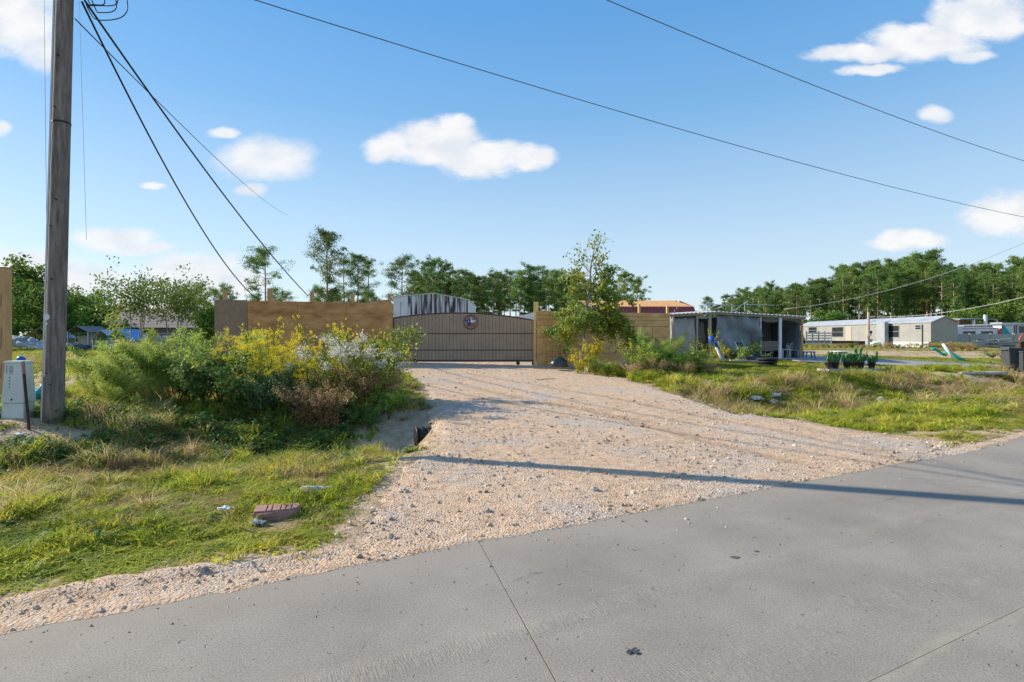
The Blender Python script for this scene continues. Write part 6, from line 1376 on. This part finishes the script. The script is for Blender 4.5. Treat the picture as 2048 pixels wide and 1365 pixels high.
# the small tree before the tan fence: tall thin top, heavy drooping lower boughs
def tallow():
    r = R_(77); tr = MB(); C = []; S = []; base = Vector((0,0,-.1)); H_ = 5.9
    tk = [Vector((0,0,-.1)), Vector((.02,0,.9)), Vector((.14,.05,1.9)), Vector((.28,0,3.0)), Vector((.38,-.05,4.2)), Vector((.62,0,5.4))]
    tr.tube(tk, [.115,.085,.075,.055,.03,.008], 8)
    def bough(z, a, L, rise, leaf, droop=0, n=90, ls=.085):
        f = max(0, min(.999, (z+.1)/5.5)); o = along(tk, f); pts = [o]; d = Vector((math.cos(a), math.sin(a)*.8, rise))
        for k in range(5): d = (d+Vector((r.randn()*.13, r.randn()*.13, -.16*droop+.05))).normalized(); pts.append(pts[-1]+d*L/5)
        tr.tube(pts, [.03*L/1.6,.024,.017,.012,.007,.003], 4, cap=False)
        for q in range(9):
            p = along(pts, .3+.7*r.rand()); e = p+Vector(r.randn(3)*.26)+Vector((0,0,-.22*droop)); tr.tube([p,e],[.006,.002],3,cap=False)
            for j in range(int(n*leaf/9*2)): c = p.lerp(e, r.rand()*1.15); C.append((c.x+r.randn()*.09, c.y+r.randn()*.09, c.z-abs(r.randn())*.13*droop+r.randn()*.06)); S.append(ls*(.5+.7*r.rand()))
    for z, a, L, rise, leaf, dr, n in ((1.95,3.3,1.65,.25,1.2,1.1,240),(1.9,2.6,1.2,.1,1.0,1.3,200),(2.1,2.9,1.35,.6,1.2,.5,200),(2.0,.1,1.9,.55,1.5,1.5,300),(2.2,.4,1.5,.5,1.5,1.4,280),(2.1,-.5,1.4,.4,1.4,.9,260),(2.2,-1.6,1.2,.3,1.3,.8,240),(2.0,-2.3,1.3,.5,1.3,.9,240),(2.4,0,1.9,.7,1.5,.6,260),(2.6,.7,1.6,.8,1.2,.3,220),(2.7,3.0,1.1,.9,1.0,.2,180),(3.0,0.2,1.5,.8,1.1,.1,200),(3.1,-.8,1.3,.9,1.0,.1,180),(3.3,3.2,1.0,.9,.9,0,140),(3.5,.1,1.4,.9,.8,0,150),(3.6,2.4,.9,1,.8,0,120),(3.8,.4,1.2,1,.6,0,100),(4.0,3.3,.8,1.2,.5,0,80),(4.2,-.3,1.0,1.1,.45,0,70),(4.4,2.8,.7,1.3,.35,0,50),(4.6,.2,.9,1.5,.30,0,45),(4.9,-2.8,.5,1.4,.25,0,40),(5.1,.5,.6,1.5,.25,0,40),(2.3,1.6,1.3,.5,1.2,.5,220),(2.9,1.5,1.2,.7,1.0,.2,180)):
        bough(z, a, L, rise, leaf, dr, n)
    # the long limb that hangs to the ground on the shelter side
    pts = [Vector(q) for q in ((.22,0,2.4),(.9,-.1,2.55),(1.5,-.1,2.1),(1.9,-.1,1.5),(2.1,-.1,1.0))]; tr.tube(pts, [.045,.035,.025,.015,.006], 5, cap=False)
    for j in range(1500): p = along(pts, .2+.79*r.rand()); C.append((p.x+r.randn()*.17, p.y+r.randn()*.17, p.z+r.randn()*.16-.05)); S.append(.085*(.5+.7*r.rand()))
    V, F = leafquads(np.array(C), np.array(S), r, 1.7, 0, .12); a = tr.mesh('trunk', True); a.materials.append(M['bark_pale']); c = npmesh('crown', V, F); c.materials.append(M['tallow']); return a, c, H_
TW = tallow(); tree('small_tree', TW, 'small sparse tree with drooping yellow-green boughs before the tan fence', 1163, 23.0, 447, rz=0, cat='tree')
# ------------------------------------------------------------ the weed bank on the left
SP = {k: [shrub_proto(k, 400+37*i+j) for j in range(2)] for i, k in enumerate(('fennel','leafy','leafblue','leafmid','goldenrod','groundsel','sunflower','seedhead','yellowbush'))}
def at_(px, D): return (X(px, D), D)
def sh(kind, px, D, top, lb, name=None, wide=1.0, j=0):
    pr = SP[kind][j % 2]; px, D = (px-22 if 735 < px < 830 else px), ((D-.95 if px < 735 else D-.3) if (px < 830 and D > 12.05 and D < 15) else D); xy = at_(px, D); zg_ = Hf(*xy); hnom = {'fennel':1.56,'leafy':1.38,'leafblue':1.42,'leafmid':1.34,'goldenrod':1.52,'groundsel':1.40,'sunflower':1.62,'seedhead':1.02,'yellowbush':.98}[kind]
    s = max(.25, (Z(top, D)-zg_))/hnom
    names_ = {'fennel':'dog_fennel','leafy':'leafy_shrub','leafblue':'leafy_shrub','leafmid':'leafy_shrub','goldenrod':'goldenrod','groundsel':'groundsel_bush','sunflower':'wild_sunflower','seedhead':'dry_weed','yellowbush':'yellow_shrub'}
    return shrub(name or names_[kind], pr, lb, {'fennel':'weed','leafy':'shrub','leafblue':'shrub','leafmid':'shrub','goldenrod':'wildflower','groundsel':'shrub','sunflower':'wildflower','seedhead':'weed','yellowbush':'shrub'}[kind], xy, (s*wide, s*wide, s))
pl = [('fennel',185,12.6,728,'small feathery dog fennel right against the utility pole foot',.9),
 ('fennel',222,12.9,690,'feathery dog fennel second out from the utility pole',1.0),('fennel',268,13.2,672,'feathery dog fennel in front of the blue tarpaulin',1.0),
 ('fennel',318,13.6,640,'tallest feathery dog fennel, tip reaching the myrtle trunks',.95),('fennel',300,12.4,700,'low pale dog fennel fronting the tallest one',1.0),
 ('fennel',365,13.2,672,'dog fennel between the tallest fennel and the dark shrub',1.0),('fennel',445,14.2,650,'yellowish dog fennel rising behind the dark shrub',.9),('fennel',238,12.2,742,'lowest clump of dog fennel over the ditch shade',1.1),
 ('leafy',410,12.6,682,'dark glossy shrub in the middle of the weed bank',1.05),('leafy',385,13.2,690,'dark shrub half inside the dog fennel',1.0),('leafy',440,12.9,676,'taller dark shrub touching the plain grey panel',1.0),('leafy',470,12.3,720,'low dark shrub where the goldenrod starts',1.0),
 ('goldenrod',505,13.2,668,'goldenrod clump at the shrub side of the yellow mass',1.0),('goldenrod',540,13.4,660,'broad goldenrod clump glowing before the plywood',1.1),('goldenrod',575,13.6,650,'tallest goldenrod clump in the yellow mass',1.1),('goldenrod',610,13.4,664,'goldenrod clump leaning into the white bush',1.0),('goldenrod',545,12.6,700,'lower goldenrod clump above the green stems',1.0),('goldenrod',462,14.0,655,'single goldenrod plume against the grey end panel',.6),
 ('leafblue',520,12.1,722,'bluish leafy weed below the goldenrod',.9),('leafblue',570,12.0,712,'tall bluish leafy weed at the centre of the bank',.8),('leafblue',600,11.9,735,'short bluish leafy weed by the brown stems',.9),('leafmid',500,12.0,728,'fresh green leafy weed over the dark hollow',1.0),
 ('groundsel',655,13.0,668,'white-topped groundsel bush left part of the white mass',1.15),('groundsel',705,13.0,668,'white-topped groundsel bush nearest the gate',1.15),('leafmid',735,12.9,706,'greenish weed clump spilling to the gravel',1.1),
 ('sunflower',530,14.3,626,'wild sunflower with the highest flowers on the grey panel side',.8),('sunflower',645,14.3,620,'tall leafy sunflower bending against the plywood',.95),('sunflower',700,14.3,638,'thin sunflower in the middle of the plywood',.6),('sunflower',765,13.6,655,'straggly sunflower reaching over the gate edge',.85),('sunflower',790,13.2,668,'straggly sunflower that covers the gate bottom corner',.8),
 ('seedhead',655,12.1,765,'russet dry weeds under the white bush',1.2),('seedhead',700,12.0,768,'russet dry weeds towards the gravel',1.2),('seedhead',745,12.3,722,'tan dry weeds beside the gate corner',1.3),('seedhead',785,12.6,728,'tan dry weeds nearest the gravel',1.2),('seedhead',615,12.2,760,'reddish dry stems below the goldenrod',1.2),
 ('leafmid',745,13.6,668,'airy yellow-green shrub close behind the groundsel mass',1.0),('leafmid',780,13.9,652,'airy yellow-green shrub against the gate end',1.1),('sunflower',810,13.0,690,'leafy weed leaning over the drive before the gate',.9),('leafmid',760,12.4,738,'green weed mixed in the tan stems',1.0),('leafmid',800,12.2,762,'low green weed on the gravel lip',.9),('leafmid',725,11.8,778,'low green weed over the shaded ditch',1.1),('leafy',560,11.7,790,'low shade-toned weed hanging over the ditch',1.4),('leafy',330,11.7,795,'low shade-toned weed below the pale fennel',1.5),('leafy',430,11.6,795,'low shade-toned weed below the glossy shrub',1.5),('leafy',660,11.5,796,'low shade-toned weed under the russet stems',1.4),('leafy',240,11.6,800,'low shade-toned weed near the pole',1.4),('leafy',760,11.3,798,'low shade-toned weed where ditch meets gravel',1.1)]  # low weeds coloured dark to stand in for shade along the ditch
for i, (k, px, D, top, lb, wd) in enumerate(pl):
    o = sh(k, px, D, top, lb.replace(' left part of the white mass', ' next to the goldenrod').replace(' right against',' close against'), wide=wd, j=i)
    o['group'] = 'weeds and shrubs on the bank before the plywood fence'
pr_ = [('yellowbush',1183,21.6,678,'bright yellow-orange bush at the foot of the small tree',.8),('yellowbush',1158,21.2,706,'low yellow-green bush beside the black trash bag',1.0),('leafmid',1190,20.6,712,'green bush behind the white bags',1.1),('leafmid',1215,20.6,716,'green weed clump under the drooping limb',1.1),
 ('sunflower',1265,21.0,672,'leafy weed reaching the fence middle',1.0),('fennel',1300,21.5,660,'tall feathery weed before the tan fence end',.9),('fennel',1330,21.8,662,'tall feathery weed hiding the fence corner',.9),('leafmid',1285,20.4,690,'broad green weed in front of the feathery ones',1.2),('seedhead',1310,20.0,712,'dry tan weed at the front of the tall clump',1.4),('seedhead',1265,19.8,722,'dry tan weed beside the peaked bag',1.3),
 ('sunflower',1360,22.0,664,'yellow flowered weed before the pale tarp',1.0),('sunflower',1385,22.2,668,'yellow flowered weed at the shelter doorway',1.0),('sunflower',1405,22.4,676,'yellow flowered weed beside the folded umbrella',1.0),('leafmid',1350,20.8,690,'green weed below the yellow flowers',1.2),('leafmid',1395,21.2,700,'green weed reaching the umbrella foot',1.2),('seedhead',1370,20.2,718,'dry weed clump on the mid bank',1.4),('seedhead',1420,21.0,722,'dry weed clump before the camp chair',1.3),
 ('yellowbush',1440,27.8,688,'yellow flowers behind the folded umbrella',.9),('leafy',1463,28.2,690,'dark leafy plant in front of the lounge chair',.9),('sunflower',1425,29.0,652,'vine-like weed climbing the shelter door post',.6)]
for i, (k, px, D, top, lb, wd) in enumerate(pr_):
    o = sh(k, px, D, top, lb, wide=wd, j=i); o['group'] = 'weeds on the bank between drive and shelter'
# scrub below the mobile home and the block wall
rnd = random.Random(9)
for i in range(26):
    px = 1612+i*11.5; o = sh('seedhead' if i%4 else 'leafmid', px, 56+rnd.random()*3, 684+rnd.random()*5, ('green' if i%4==0 else 'russet')+' scrub clump along the mobile home '+('by the leaning pallets' if px < 1680 else 'near the meter pole' if px < 1760 else 'under the big window' if px < 1820 else 'at the gable end corner'), wide=1.5, j=i); o['group'] = 'scrub along the mobile home'
for i, (px, D, top, k) in enumerate(((1905,46,682,'seedhead'),(1925,48,680,'leafmid'),(1938,47,684,'seedhead'),(1950,49,690,'leafmid'),(1985,36,700,'leafy'),(2005,35,698,'seedhead'),(1972,44,694,'seedhead'))):
    sh(k, px, D, top, ['russet bush beside the mobile home gable corner','green bush before the carport post','tan bush at the carport post foot','green bush past the carport post','dark bush near the bins','tan weed clump touching the bins','tan weed clump below the scrap'][i], wide=1.6, j=i)
print('pines', cnt, 'objects', len(bpy.data.objects))
